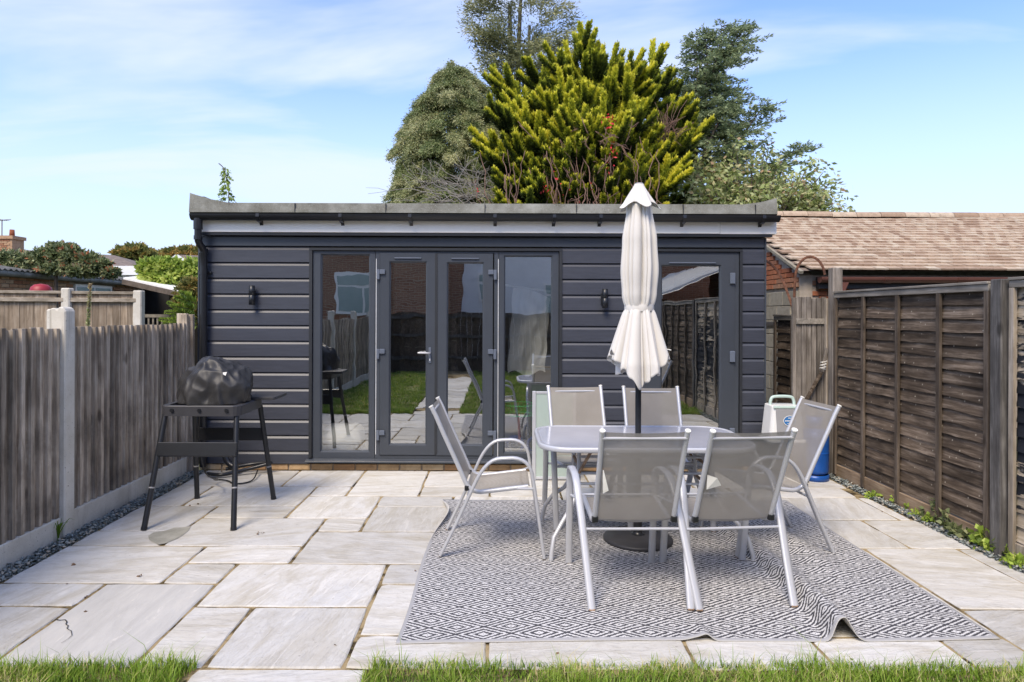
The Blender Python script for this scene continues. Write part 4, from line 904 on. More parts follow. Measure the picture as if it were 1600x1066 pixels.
# ================================================================ BARBECUE
bb = empty('barbecue_stand', (-2.2, 5.2, 0), 'black four legged grill stand with side shelf in the left corner', 'barbecue')
def rrc(x0, x1, y0, y1, r, n=4):
    p = []
    for k, (cx, cy) in enumerate(((x1-r, y1-r), (x0+r, y1-r), (x0+r, y0+r), (x1-r, y0+r))):
        for i in range(n+1): a = math.pi/2*(k+i/n); p.append((cx+r*math.cos(a), cy+r*math.sin(a)))
    return p
bx0, bx1, by0, by1, bz0, bz1 = -2.53, -1.93, 4.95, 5.50, .79, .868
m = MB(); o_ = rrc(bx0, bx1, by0, by1, .07); i_ = rrc(bx0+.045, bx1-.045, by0+.045, by1-.045, .04); n = len(o_)
rg = [[(x, y, bz0) for x, y in i_], [(x*.99+(-2.23)*.01, y, bz0) for x, y in o_], [(x, y, bz1-.006) for x, y in o_], [(x, y, bz1) for x, y in rrc(bx0+.005, bx1-.005, by0+.005, by1-.005, .066)], [(x, y, bz1) for x, y in i_], [(x, y, bz1-.03) for x, y in i_]]
m.add([p for r_ in rg for p in r_], [(a*n+k, a*n+(k+1) % n, ((a+1) % 6)*n+(k+1) % n, ((a+1) % 6)*n+k) for a in range(6) for k in range(n)]); m.build('tray', 'charcoal_paint', bb)
m = MB(); m.box(bx0+.03, bx1-.03, by0+.03, by1-.03, bz1-.045, bz1-.032); m.build('tray_floor', 'black_plastic', bb)
m = MB(); m.prism(rrc(-2.02, -1.775, 5.30, 5.62, .03), 2, .868, .892); m.build('side_shelf', 'charcoal_paint', bb, .003)
for (xt, yt, xb_, yb_) in ((-2.50, 4.99, -2.535, 4.755), (-1.965, 5.0, -1.888, 4.755), (-2.50, 5.47, -2.52, 5.57), (-1.955, 5.47, -1.868, 5.555)):
    a = Vector((xt, yt, .80)); b = Vector((xb_, yb_, .0)); m = MB(); m.tube([a, b], .0205, 14); lg = m.build('leg', 'black_metal', bb)
    p = a.lerp(b, .64); q = a.lerp(b, .652); m = MB(); m.tube([p, q], .0213, 14); m.build('joint_ring', 'grey_plastic', lg)
    p = a.lerp(b, .975); m = MB(); m.tube([p, b], .0225, 14); m.build('foot', 'black_plastic', lg)
m = MB(); m.prism([(4.905, .605), (4.90, .60), (4.88, .51), (4.884, .50), (4.90, .50), (4.918, .60)], 0, -2.51, -1.925); m.build('front_panel', 'black_metal', bb, .002)
m = MB(); m.box(-2.49, -1.93, 5.485, 5.51, .505, .61); m.build('back_panel', 'black_plastic', bb, .003)
for x_ in (-2.43, -2.225, -2.02): m = MB(); m.tube([(x_, 4.951, .835), (x_, 4.938, .835)], .014, 10); m.build('knob', 'black_plastic', bb)
# fitted cover
rs = random.Random(11); pl = []
for k in range(46):
    d_ = Vector((rs.gauss(0, 1), rs.gauss(0, 1), rs.gauss(.35, .8))).normalized(); pl.append((d_, rs.uniform(.80, 1.0)))
vs = []; nt_, nz_ = 150, 70; m = MB()
for j in range(nz_+1):
    for i in range(nt_):
        th = 2*math.pi*i/nt_; t_ = j/nz_; el = (1-t_)*math.pi/2
        d_ = Vector((math.cos(th)*math.cos(el), math.sin(th)*math.cos(el), math.sin(el)))
        w_ = Vector((d_.x, d_.y, d_.z))+.16*Vector((noise.noise(d_*2), noise.noise(d_*2+Vector((5, 0, 0))), noise.noise(d_*2+Vector((0, 7, 0)))))
        fc = min([q/max(.05, n_.dot(w_)) for n_, q in pl if n_.dot(w_) > .2])
        sq = 1/max((abs(d_.x)**2.5+abs(d_.y)**2.5+abs(d_.z)**2.5)**(1/2.5), .3)
        rr = sq*(.28+.72*min(fc, 1.12))
        rr *= 1+.055*(1-2.4*abs(noise.noise(Vector((d_.x*4.2, d_.y*4.2, d_.z*2.6))+Vector((2, 0, 1)))))*(1-.35*d_.z)+.018*math.cos(13*th+4*noise.noise(d_*1.5))*t_*t_
        skirt = max(0, (t_-.80)/.20)
        rr *= 1+skirt*(-.07+.05*math.cos(10*th+3*noise.noise(d_*2)))
        x, y, zz = .295*d_.x*rr, .235*d_.y*rr, .35*d_.z*rr
        zz += .02*noise.noise(Vector((x*9, y*9, 2)))*(1-t_)-.02*max(0, -d_.x)*(d_.z > .1)*d_.z
        vs.append((-2.195+x, 5.20+y, .872+max(zz, -.002)))
m.add(vs, [(j*nt_+i, (j+1)*nt_+i, (j+1)*nt_+(i+1) % nt_, j*nt_+(i+1) % nt_) for j in range(nz_) for i in range(nt_)], True)
cv = m.build('barbecue_cover', 'cover_cloth'); tag(cv, 'crumpled black fabric cover over the small grill on the stand', 'cover')
m = MB(); m.add([(-2.075, 5.009, 1.115), (-2.045, 5.014, 1.118), (-2.052, 5.006, 1.09), (-2.068, 5.0, 1.10)], [(0, 1, 2, 3)]); m.build('label', 'label_white', cv)
def curve_pts(P, n=8):
    P = [Vector(p) for p in P]; out_ = []
    for i in range(len(P)-1):
        p0, p1, p2, p3 = P[max(i-1, 0)], P[i], P[i+1], P[min(i+2, len(P)-1)]
        for k in range(n):
            t = k/n; out_.append(.5*((2*p1)+(-p0+p2)*t+(2*p0-5*p1+4*p2-p3)*t*t+(-p0+3*p1-3*p2+p3)*t**3))
    return out_+[P[-1]]
m = MB(); m.tube(curve_pts([(-2.42, 5.40, .83), (-2.44, 5.42, .55), (-2.40, 5.45, .25), (-2.44, 5.80, .10), (-2.56, 6.0, .05), (-2.50, 6.12, .012), (-2.36, 6.0, .012), (-2.26, 6.12, .012), (-2.30, 6.38, .05)]), .007, 6); tag(m.build('gas_hose', 'black_plastic'), 'thin black hose looping on the paving behind the grill stand', 'hose')
m = MB(); m.tube(curve_pts([(-2.75, 6.3, .03), (-2.6, 6.26, .03), (-2.42, 6.38, .05), (-2.2, 6.46, .10), (-2.4, 6.48, .08), (-2.62, 6.4, .05)]), .018, 8)
m.tube(curve_pts([(-2.66, 6.42, .25), (-2.6, 6.4, .12), (-2.5, 6.38, .06)]), .03, 8); tag(m.build('drain_hose', 'black_plastic'), 'thick dark pipe coiled at the foot of the cladding behind the grill stand', 'hose')
# ================================================================ CARRIER, STOOL, GAS BOTTLE
cr_ = empty('pet_carrier', (2.86, 6.30, .37), 'white and grey plastic carrier with mint handle and blue oval badge', 'carrier')
c0 = px(1224, 652, 6.28); cx, cyy = c0.x, 6.30
def frus(x0, x1, y0, y1, z0, z1, tx, ty, r=.04):
    a = rrc(x0, x1, y0, y1, r); b = rrc(x0+tx, x1-tx, y0+ty, y1-ty, r*.8); n = len(a); m = MB()
    m.add([(x, y, z0) for x, y in a]+[(x, y, z1) for x, y in b], [(k, (k+1) % n, (k+1) % n+n, k+n) for k in range(n)]+[tuple(range(n, 2*n)), tuple(reversed(range(n)))], False); return m
frus(cx-.165, cx+.165, cyy-.13, cyy+.13, .385, .71, .03, .02, .05).build('shell', 'cooler_white', cr_, .008, 2)
m = MB(); m.prism(rrc(cx-.185, cx+.185, cyy-.15, cyy+.15, .06), 2, .368, .392); m.build('base_tray', 'cooler_white', cr_, .006)
fp = [(cx-.10, .43), (cx-.07, .405), (cx+.12, .405), (cx+.14, .43), (cx+.125, .685), (cx-.11, .685)]
m = MB(); m.add([(x, cyy-.132+.02*(z_-.385)/.33-.004, z_) for x, z_ in fp]+[(x, cyy-.10, z_) for x, z_ in fp], [tuple(range(6))]+[(i, (i+1) % 6, (i+1) % 6+6, i+6) for i in range(6)]); m.build('front_door', 'grey_plastic', cr_)
m = MB(); m.box(cx-.13, cx+.13, cyy-.123, cyy-.108, .688, .712); m.build('front_trim', 'mint_plastic', cr_, .004)
m = MB(); m.tube(curve_pts([(cx-.115, cyy, .69), (cx-.11, cyy, .75), (cx-.075, cyy, .785), (cx+.075, cyy, .785), (cx+.11, cyy, .75), (cx+.115, cyy, .69)]), .014, 10); m.build('handle', 'mint_plastic', cr_)
bc = Vector((cx+.015, cyy-.133, .575))
def ell(rx, rz, y, c, n=24): return [(c.x+rx*math.cos(2*math.pi*i/n), y, c.z+rz*math.sin(2*math.pi*i/n)) for i in range(n)]
m = MB(); m.add(ell(.062, .050, cyy-.1335, bc), [tuple(range(24))]); bdg = m.build('badge', 'label_white', cr_)
m = MB(); m.add(ell(.056, .044, cyy-.1345, bc), [tuple(range(24))]); m.build('badge_face', 'badge_blue', bdg)
m = MB()
for k, (zz, wl, hh) in enumerate(((.0, .045, .013), (-.024, .026, .006), (.026, .018, .010))):
    x = bc.x-wl
    while x < bc.x+wl-.003: w_ = random.uniform(.006, .011); m.add([(x, cyy-.1353, bc.z+zz-hh/2), (x+w_, cyy-.1353, bc.z+zz-hh/2+.002), (x+w_, cyy-.1353, bc.z+zz+hh/2), (x, cyy-.1353, bc.z+zz+hh/2-.002)], [(0, 1, 2, 3)]); x += w_+.003
m.build('badge_lettering', 'label_white', bdg)
st = empty('step_stool', (cx, 6.3, 0), 'low dark stool carrying the pet carrier at the garden room corner', 'stool')
m = MB(); m.prism(rrc(cx-.19, cx+.19, 6.15, 6.45, .03), 2, .335, .367); m.build('seat', 'black_plastic', st, .004)
for sx_ in (-1, 1):
    for sy_ in (-1, 1): m = MB(); m.tube([(cx+sx_*.15, 6.3+sy_*.11, .335), (cx+sx_*.18, 6.3+sy_*.13, 0)], .018, 8); m.build('leg', 'black_plastic', st)
gc = px(1274, 700, 6.33); gb = empty('gas_bottle', (gc.x, 6.33, 0), 'blue gas bottle standing by the gate behind the right chair', 'gas bottle')
gx_, gy_ = gc.x-.02, 6.30
m = MB(); m.lathe([(0, .05), (.09, .05), (.122, .075), (.128, .10), (.128, .40), (.122, .44), (.09, .48), (.04, .505), (0, .507)], gx_, gy_, 32); m.build('cylinder', 'gas_blue', gb)
m = MB(); m.lathe([(.118, .0), (.130, .0), (.130, .055), (.118, .055)], gx_, gy_, 32); m.build('foot_ring', 'gas_blue', gb)
m = MB(); m.lathe([(.1285, .255), (.1305, .257), (.1305, .268), (.1285, .27)], gx_, gy_, 32); m.build('weld_band', 'gas_blue', gb)
m = MB(); m.tube([(gx_, gy_, .50), (gx_, gy_, .57)], .022, 10); m.lathe([(.06, .50), (.075, .50), (.075, .60), (.06, .60)], gx_, gy_, 20); m.build('valve_collar', 'gas_blue', gb)
# ================================================================ NEIGHBOUR'S GARAGE, RIGHT
nb = empty('brick_garage', (6, 9.1, 0), 'low brick garage with red clay tiled roof behind the right fence', 'garage')
EX, EY, EZ, RY, RZ = 4.20, 9.05, 2.20, 11.7, 3.30
m = MB(); m.prism([(EX+.02, 0), (EX+.02, 2.1), (EX+.02, 2.2)], 1, 0, .001) if 0 else None
m = MB(); m.add([(EX+.02, EY+.12, 0), (EX+.02, 14.2, 0), (EX+.02, 14.2, 2.1), (EX+.02, RY, RZ-.1), (EX+.02, EY+.12, 2.12), (EX+.2, EY+.12, 0), (EX+.2, 14.2, 0), (EX+.2, 14.2, 2.1), (EX+.2, RY, RZ-.1), (EX+.2, EY+.12, 2.12)],
      [(0, 1, 2, 3, 4), (9, 8, 7, 6, 5), (0, 4, 9, 5), (4, 3, 8, 9), (3, 2, 7, 8)]); m.box(EX+.2, 16, EY+.15, EY+.3, 0, 2.12); m.build('wall', 'brick_mortar', nb)
meb, _ = MB().box(-.012, .03, -.105, .105, -.031, .031).mesh('brick', True, .003); meb.materials.append(M['brick_red'])
meh, _ = MB().box(-.012, .03, -.05, .05, -.031, .031).mesh('brick', True, .003); meh.materials.append(M['brick_red'])
z = 1.985; row = 0
slope = (RZ-EZ)/(RY-EY)
while z < 3.0:
    y = EY+.06+(.0 if row % 2 else .11)
    if row % 2 == 0 and z < EZ-.12: inst('brick', meh, nb, (EX, EY+.175, z))
    while y < 10.9:
        yy = y+.18
        if z+.03 < EZ-.10+slope*(yy-.1-EY): inst('brick', meb, nb, (EX+random.uniform(-.002, .002), yy, z))
        y += .222
    z += .073; row += 1
mek, _ = MB().box(-.012, .03, -.218, .218, -.1, .1).mesh('block', True, .004); mek.materials.append(M['block'])
z = .12; row = 0
while z < 1.95:
    y = EY+.34+(.2 if row % 2 else 0)
    if row % 2 == 0: pass
    while y < 10.9: inst('block', mek, nb, (EX, y, z)); y += .447
    z += .21; row += 1
for r_ in range(5):
    x = EX+.3+(r_ % 2)*.11
    while x < 5.1: o = inst('brick', meb, nb, (x, EY+.145, 1.72+r_*.073), (0, 0, R(90))); o.data = meb; x += .222
m = MB(); m.box(EX+.25, 16, EY+.02, EY+.12, 1.93, 2.09); m.build('fascia', 'anthracite_dark', nb)
# brown gutter with unions and downpipe
def halfpipe(x0, x1, cy, cz, r): 
    m = MB(); pf = [(cy-r*math.cos(math.pi*i/8), cz-r*math.sin(math.pi*i/8)) for i in range(9)]; n = 9
    m.add([(x_, y_, z_) for x_ in (x0, x1) for y_, z_ in pf], [(i, i+n, i+n+1, i+1) for i in range(8)]+[tuple(reversed(range(n))), tuple(range(n, 2*n))], False); return m
m = halfpipe(EX+.23, 16, EY-.02, 2.075, .07); m.box(EX+.23, 16, EY-.09, EY+.05, 2.073, 2.085); g2 = m.build('gutter', 'brown_upvc', nb)
for x_ in (5.35, 6.35, 7.6): halfpipe(x_-.06, x_+.06, EY-.02, 2.078, .078).build('gutter_union', 'brown_upvc', g2)
m = MB(); m.prism([(EX+.42, 2.02), (EX+.62, 2.02), (EX+.575, 1.92), (EX+.565, 1.3), (EX+.47, 1.3), (EX+.465, 1.92)], 1, EY-.06, EY+.03); m.build('downpipe', 'brown_upvc', nb, .004)
# roof tiles
m = MB(); m.add([(EX-.02, EY-.04, EZ-.03), (16, EY-.04, EZ-.03), (16, RY, RZ-.03), (EX-.02, RY, RZ-.03), (16, 14.4, EZ-.03), (EX-.02, 14.4, EZ-.03)], [(0, 1, 2, 3), (3, 2, 4, 5)]); m.build('roof', 'roof_grey', nb)
ang = math.atan2(RZ-EZ, RY-EY); SL_ = math.hypot(RZ-EZ, RY-EY); g_ = .150; nrow = int(SL_/g_); tw = .178
met, _ = MB().box(-tw/2+.003, tw/2-.003, -.095, .095, -.011, .011).mesh('roof_tile', True); met.materials.append(M['tile'])
cnt = 0; tmb = MB(); sv = []
for r_ in range(nrow+1):
    x = EX-.02+(tw/2 if r_ % 2 else tw)
    while x < 13.5:
        d_ = min(r_*g_+.06, SL_-.05); yy = EY-.06+d_*math.cos(ang); zz = EZ-.005+d_*math.sin(ang)
        wv_ = .012*noise.noise(Vector((x*1.3, d_*2, 0)))-.02*math.sin((x-EX)*.8)*(d_/SL_); px_ = HX+x/yy*F
        if px_ < 1640:
            rot = (ang-.13+random.gauss(0, .008), random.gauss(0, .010), random.gauss(0, .006))
            if r_ < 7 and cnt < 295: inst('roof_tile', met, nb, (x, yy, zz+wv_), rot); cnt += 1
            else:
                mt = Matrix.Translation((x, yy, zz+wv_)) @ Matrix.Rotation(rot[0], 4, 'X') @ Matrix.Rotation(rot[1], 4, 'Y')
                tmb.add([mt @ v_.co for v_ in met.vertices], [tuple(p.vertices) for p in met.polygons])
        x += tw
t = NT('tile_far'); v = t.co((1, 1, 1), False); 
bv = t.n('ShaderNodeTexWhiteNoise'); bv.noise_dimensions = '2D'; sp = t.n('ShaderNodeSeparateXYZ'); t.l(v, sp.inputs[0]); cb2 = t.n('ShaderNodeCombineXYZ')
t.l(t.math('FLOOR', t.math('DIVIDE', sp.outputs['X'], tw/2)), cb2.inputs[0]); t.l(t.math('FLOOR', t.math('DIVIDE', sp.outputs['Y'], g_*math.cos(ang))), cb2.inputs[1]); t.l(cb2.outputs[0], bv.inputs['Vector'])
c = t.ramp(bv.outputs['Value'], [(0, (.31, .215, .15)), (.5, (.46, .355, .26)), (1, (.52, .44, .34))]); c = t.mix(t.math('MULTIPLY', t.ramp(t.noise(v, 9, 5, .7), [(.5, (0,0,0)), (.7, (1,1,1))]), .45), c, (.22, .13, .10)); M['tile_far'] = t.fin(c, .9, 0, .15)
o = tmb.build('roof_tiles', 'tile_far', nb); o['kind'] = 'stuff'
x = EX
me_r = MB(); a_ = [(.11*math.cos(math.pi*i/8), .10*math.sin(math.pi*i/8)) for i in range(9)]; me_r.prism(a_, 0, -.21, .21); mer, _ = me_r.mesh('ridge_tile', True); mer.materials.append(M['tile'])
while x < 13.2: inst('ridge_tile', mer, nb, (x+.21, RY, RZ+.055+.012*noise.noise(Vector((x*.9, 3, 0)))-.008*(x-EX)*.4)); x += .43
m = MB(); m.bar((EX-.03, EY-.05, EZ-.055), (EX-.03, RY, RZ-.055), .05, .04); m.build('verge', 'block', nb)
# pipe on the ground behind the corner
m = MB(); m.tube([(3.05, 8.2, 1.42), (4.15, 9.6, 1.42)], .05, 10); tag(m.build('drain_pipe', 'black_plastic'), 'dark horizontal pipe between the garden room corner and the blockwork', 'pipe')
# ================================================================ LEFT BACKGROUND
nf = empty('neighbour_fence', (-5.2, 8.1, 0), 'tan vertical board fence with three concrete posts beyond the left fence', 'fence')
A = px(-60, 455, 7.85); B = px(217, 455, 8.35)
def nfp(s_): return A.lerp(B, s_)
L_ = (Vector((B.x, B.y))-Vector((A.x, A.y))).length; dirv = (B-A); dirv.z = 0; dirv.normalize(); yaw = math.atan2(dirv.y, dirv.x)
topz = 1.80
def near(px_): return (px_+60)/277
s_ = 0.0; PP = [near(100), near(219)]
k = 0
while s_ < L_-.02:
    f_ = s_/L_
    if abs(f_-PP[0])*L_ > .08:
        p = nfp(f_); tp = topz+random.uniform(-.004, .004)
        m = MB(); m.box(-.043, .043, -.006, .010+.008*(k % 2), .3, tp); me, _ = m.mesh('slat', True); me.materials.append(M['fence_tan']); inst('slat', me, nf, (p.x, p.y, (tp+.3)/2), (0, 0, yaw))
    s_ += .079; k += 1
for f0, f1 in ((0, PP[0]-.012), (PP[0]+.02, .99)):
    a, b = nfp(f0), nfp(f1)
    for z_, n_, hh in ((topz+.012, 'cap_rail', .035), (1.20, 'rail', .06), (1.72, 'rail', .05)):
        m = MB(); off = Vector((dirv.y, -dirv.x, 0))*(.0 if n_ == 'cap_rail' else .028); m.bar(Vector((a.x, a.y, z_))+off, Vector((b.x, b.y, z_))+off, .07 if n_ == 'cap_rail' else .035, hh); m.build(n_, 'fence_tan_h', nf, .003)
for f_, tp in ((PP[0]+.004, 1.865), (1.0, 1.845), (-.02, 1.86)):
    p = nfp(f_); m = MB(); m.box(p.x-.055, p.x+.055, p.y-.05, p.y+.05, 0, tp); m.build('post', 'concrete', nf, .012)
p = px(87, 485, 6.9); m = MB(); m.box(p.x-.07, p.x+.06, p.y-.05, p.y+.05, 0, 1.60); tag(m.build('concrete_post', 'concrete', None, .015), 'broad lichened concrete post just behind the left fence post', 'post')
# red dome beyond the fence
p = px(64, 455, 8.6); p.z = 1.84; m = MB(); m.lathe([(.13, -.1), (.13, 0), (.115, .05), (.075, .085), (0, .098)], 0, 0, 24); m.v = [(a+p.x, b+p.y, c+p.z) for a, b, c in m.v]; tag(m.build('plastic_dome', 'rubbish_red'), 'red plastic dome showing above the tan fence rail', 'lid')
# garage with corrugated roof
ng = empty('brick_outbuilding', (-9.4, 12, 0), 'low brick outbuilding with corrugated roof left behind the fences', 'outbuilding')
GX = -9.4; GE = 2.36
m = MB(); m.box(GX-3.6, GX-.02, 10.2, 17.6, 0, 2.25); m.build('wall', 'brick_mortar', ng)
meg, _ = MB().box(-.012, .02, -.105, .105, -.031, .031).mesh('brick', True); meg.materials.append(M['brick_mixed'])
z = 1.70; row = 0
while z < 2.23:
    y = 11.6+(.11 if row % 2 else 0)
    while y < 17.4:
        if not (z > 1.85 and (14.6 < y < 16.2)): inst('brick', meg, ng, (GX, y, z))
        y += .224
    z += .075; row += 1
wf = MB(); wf.box(GX-.02, GX+.02, 14.7, 16.1, 1.6, 2.2); w1 = wf.build('window', 'white_upvc', ng); m = MB(); m.box(GX+.021, GX+.027, 14.76, 15.38, 1.62, 2.14); m.box(GX+.021, GX+.027, 15.44, 16.04, 1.62, 2.14); m.build('pane', 'pale_glass', w1)
m = MB(); m.tube([(GX+.10, 9.5, GE-.06), (GX+.10, 17.8, GE-.06)], .065, 8); m.build('gutter', 'felt', ng)
m = MB(); ys = np.arange(9.4, 17.9, .0375); vs = []
for i, y_ in enumerate(ys):
    zz = .022*math.cos(i*math.pi/2*.999); vs += [(GX+.16, y_, GE+zz), (GX-3.7, y_, GE+.62+zz)]
m.add(vs, [(2*i, 2*i+1, 2*i+3, 2*i+2) for i in range(len(ys)-1)], True); rf = m.build('roof', 'corrugated', ng); sm = rf.modifiers.new('t', 'SOLIDIFY'); sm.thickness = .015
# open lean-to
lt = empty('lean_to', (-8.2, 17, 0), 'dark open lean-to with pale sloping roof edge beyond the tan fence', 'lean-to')
a0, b0 = px(226, 446, 15), px(290, 462, 14.2)
m = MB(); m.add([(a0.x-.6, 15.2, a0.z+.16), (b0.x+.6, 14.2, b0.z-.06), (b0.x+.6, 17.5, b0.z+.22), (a0.x-.6, 18.2, a0.z+.5)], [(0, 1, 2, 3)]); r1 = m.build('roof', 'render_white', lt); sm = r1.modifiers.new('t', 'SOLIDIFY'); sm.thickness = .04
m = MB(); m.bar((a0.x-.6, 15.18, a0.z+.06), (b0.x+.6, 14.18, b0.z-.16), .05, .11); m.build('fascia', 'bark', lt)
m = MB(); m.box(a0.x-3.2, b0.x+1.5, 17.9, 18.0, 0, 2.25); m.build('back_wall', 'dark_void', lt)  # near-black colour stands in for the shade under the lean-to roof
for k in range(6): x_ = px(232+k*7, 0, 16.5)[0]; m = MB(); m.box(x_-.02, x_+.02, 16.5, 16.54, 0, 1.45); m.build('slat', 'twig_grey', lt)
m = MB(); x_ = px(232, 0, 16.5)[0]; m.box(x_-.1, x_+.9, 16.48, 16.5, 1.44, 1.52); m.build('rail', 'twig_grey', lt)
# bungalow with chimney
hs = empty('bungalow', (-14, 24, 0), 'bungalow with grey tiled roof and brick chimney beyond the outbuilding', 'house')
Yh = 24.; r0, r1_, e0, e1 = px(-200, 380, Yh), px(178, 401, Yh), px(-200, 418, Yh-3), px(217, 418, Yh-2.2)
m = MB(); m.add([r0, r1_, e1, (e0.x, e0.y, e1.z-.1), (r0.x, Yh+4, e1.z), (r1_.x+1, Yh+4, e1.z)], [(3, 2, 1, 0), (0, 1, 5, 4), (1, 2, 5)]); m.build('roof', 'roof_grey', hs)
m = MB(); m.box(e0.x, e1.x-.1, e1.y+.1, Yh+3.8, 0, e1.z-.02); m.build('wall', 'render_white', hs)
m = MB(); q = px(217, 432, Yh-2.25); m.box(px(172, 0, Yh-2.25).x, q.x, Yh-2.35, Yh-2.25, q.z, px(0, 418, Yh-2.25).z); m.build('fascia', 'render_white', hs)
cA, cB = px(2, 0, Yh), px(28, 0, Yh); ct, cbm = px(0, 375, Yh).z, px(0, 402, Yh).z
m = MB(); m.box(cA.x, cB.x, Yh-.3, Yh+.3, cbm-.3, ct-.06); m.box(cA.x-.05, cB.x+.05, Yh-.35, Yh+.35, ct-.06, ct+.06); ch = m.build('chimney', 'brick_mixed', hs)
z = cbm; meC, _ = MB().box(-.10, .10, -.01, .01, -.03, .03).mesh('brick', True); meC.materials.append(M['brick_mixed'])
row = 0
while z < ct-.1:
    x = cA.x+.11+(.1 if row % 2 else 0)
    while x < cB.x-.08: inst('brick', meC, ch, (x, Yh-.305, z)); x += .215
    z += .075; row += 1
m = MB(); m.lathe([(0, 0), (.09, 0), (.075, .25), (0, .25)], (cA.x+cB.x)/2+.08, Yh, 12); m.v = [(a, b, c+ct+.06) for a, b, c in m.v]; m.build('chimney_pot', 'brick_red', hs)
m = MB(); ax = px(9, 0, Yh).x; az = px(0, 348, Yh).z; m.tube([(ax, Yh-.2, ct), (ax, Yh-.2, az)], .02, 5); m.tube([(ax-.22, Yh-.3, az-.03), (ax+.22, Yh-.05, az+.05)], .012, 4); m.tube([(ax-.22, Yh-.1, az+.05), (ax+.2, Yh-.3, az-.02)], .012, 4)
for k in range(5): xx = ax-.16+k*.08; m.tube([(xx, Yh-.3, az), (xx, Yh-.05, az)], .008, 4)
tag(m.build('television_aerial', 'twig_grey'), 'thin television aerial on the brick chimney', 'aerial')
fh = empty('distant_house', (-22, 45, 0), 'distant brick gable with white bargeboards behind the lime green shrub', 'house')
Yd = 44.; gp0, gpl, gpr = px(277, 402, Yd), px(262, 415, Yd), px(302, 418, Yd)
m = MB(); m.add([(gpl.x, Yd, 0), (gpr.x, Yd, 0), (gpr.x, Yd, gpr.z), (gp0.x, Yd, gp0.z), (gpl.x, Yd, gpl.z), (gpl.x, Yd+.3, 0), (gpr.x, Yd+.3, 0), (gpr.x, Yd+.3, gpr.z), (gp0.x, Yd+.3, gp0.z), (gpl.x, Yd+.3, gpl.z)], [(0, 1, 2, 3, 4), (9, 8, 7, 6, 5), (1, 6, 7, 2), (0, 4, 9, 5)]); m.build('wall', 'brick_red', fh)
m = MB(); m.add([(gp0.x, Yd, gp0.z+.1), (gpr.x+.3, Yd, gpr.z-.1), (gpr.x+5, Yd+1, gpr.z-.1), (gp0.x+5, Yd+5, gp0.z+.2)], [(0, 1, 2, 3)]); m.build('roof', 'roof_grey', fh)
m = MB(); m.bar((gp0.x, Yd-.1, gp0.z), (gpr.x+.2, Yd-.1, gpr.z-.1), .1, .22); m.bar((gp0.x, Yd-.1, gp0.z), (gpl.x-.2, Yd-.1, gpl.z-.1), .1, .22); m.build('bargeboard', 'render_white', fh)
# ================================================================ BEHIND THE VIEWER (mirrored in the glass)
bf = empty('back_fence', (0, -4.5, 0), 'dark board fence across the end of the lawn, seen mirrored in the doors', 'fence')
x = -3.0
while x < 3.25:
    tp = 1.58+random.uniform(-.01, .01); m = MB(); m.box(x, x+.135, -4.5, -4.48+random.uniform(0, .012), 0, tp); m.build('slat', 'fence_brown', bf); x += .14
for z_ in (.35, .95, 1.45): m = MB(); m.box(-3, 3.25, -4.465, -4.42, z_, z_+.07); m.build('rail', 'post_grey', bf)
t = NT('brick_wall_far'); bt = t.n('ShaderNodeTexBrick'); tcx = t.n('ShaderNodeTexCoord'); sxx = t.n('ShaderNodeSeparateXYZ'); t.l(tcx.outputs['Object'], sxx.inputs[0]); cxx = t.n('ShaderNodeCombineXYZ'); t.l(sxx.outputs['X'], cxx.inputs[0]); t.l(sxx.outputs['Z'], cxx.inputs[1]); t.l(cxx.outputs[0], bt.inputs['Vector'])
bt.inputs['Scale'].default_value = 1; bt.inputs['Brick Width'].default_value = .225; bt.inputs['Row Height'].default_value = .075; bt.inputs['Mortar Size'].default_value = .008
bt.inputs['Color1'].default_value = (.26, .12, .07, 1); bt.inputs['Color2'].default_value = (.36, .19, .11, 1); bt.inputs['Mortar'].default_value = (.42, .36, .28, 1); M['brick_wall_far'] = t.fin(bt.outputs['Color'], .9, 0, .1)
cs = empty('conservatory', (5, -3, 0), 'cream roofed conservatory beyond the right fence, seen mirrored in the single door', 'conservatory')
m = MB(); m.add([(3.6, -1.2, 1.98), (3.6, -8.4, 1.98), (6.2, -8.4, 3.0), (6.2, -1.2, 3.0)], [(0, 1, 2, 3)]); o = m.build('roof', 'label_white', cs)
m = MB(); 
for k in range(9): y_ = -1.2-.9*k; m.bar((3.6, y_, 2.02), (6.2, y_, 3.03), .05, .05)
m.box(3.55, 3.63, -8.4, -1.2, 1.88, 1.99); m.build('glazing_bar', 'white_upvc', cs)
m = MB(); m.box(3.8, 6.2, -8.4, -1.3, 0, 1.88); m.build('wall', 'brick_wall_far', cs)
m = MB(); m.box(6.2, 12, -6, 2.0, 0, 5.2); tag(m.build('side_house', 'brick_wall_far'), 'brick house wall beyond the right fence, mirrored above the conservatory roof', 'house')
bh = empty('rear_house', (0, -9, 0), 'brick and white rendered house seen only mirrored in the glass doors', 'house')
m = MB(); m.box(-7.5, -1.15, -9.3, -9, 0, 5.2); m.box(3.21, 12, -9.3, -9.01, 0, 5.2); m.build('brick_wall', 'brick_wall_far', bh)
m = MB(); m.box(-1.14, 3.2, -9.6, -9.02, 0, 5.4); m.build('rendered_wall', 'render_white', bh)
for (a, b, c, d_) in ((-5.4, -3.6, 1.5, 2.9), (-.6, .1, 1.9, 3.0), (1.6, 3.2, 1.2, 2.6)):
    wq = MB(); wq.box(a, b, -9.0, -8.95, c, d_); w1 = wq.build('window', 'white_upvc', bh)
    m = MB(); mid = (a+b)/2; m.box(a+.08, mid-.04, -8.948, -8.94, c+.08, d_-.45); m.box(mid+.04, b-.08, -8.948, -8.94, c+.08, d_-.45); m.box(a+.08, b-.08, -8.948, -8.94, d_-.37, d_-.08); m.build('pane', 'pale_glass', w1)
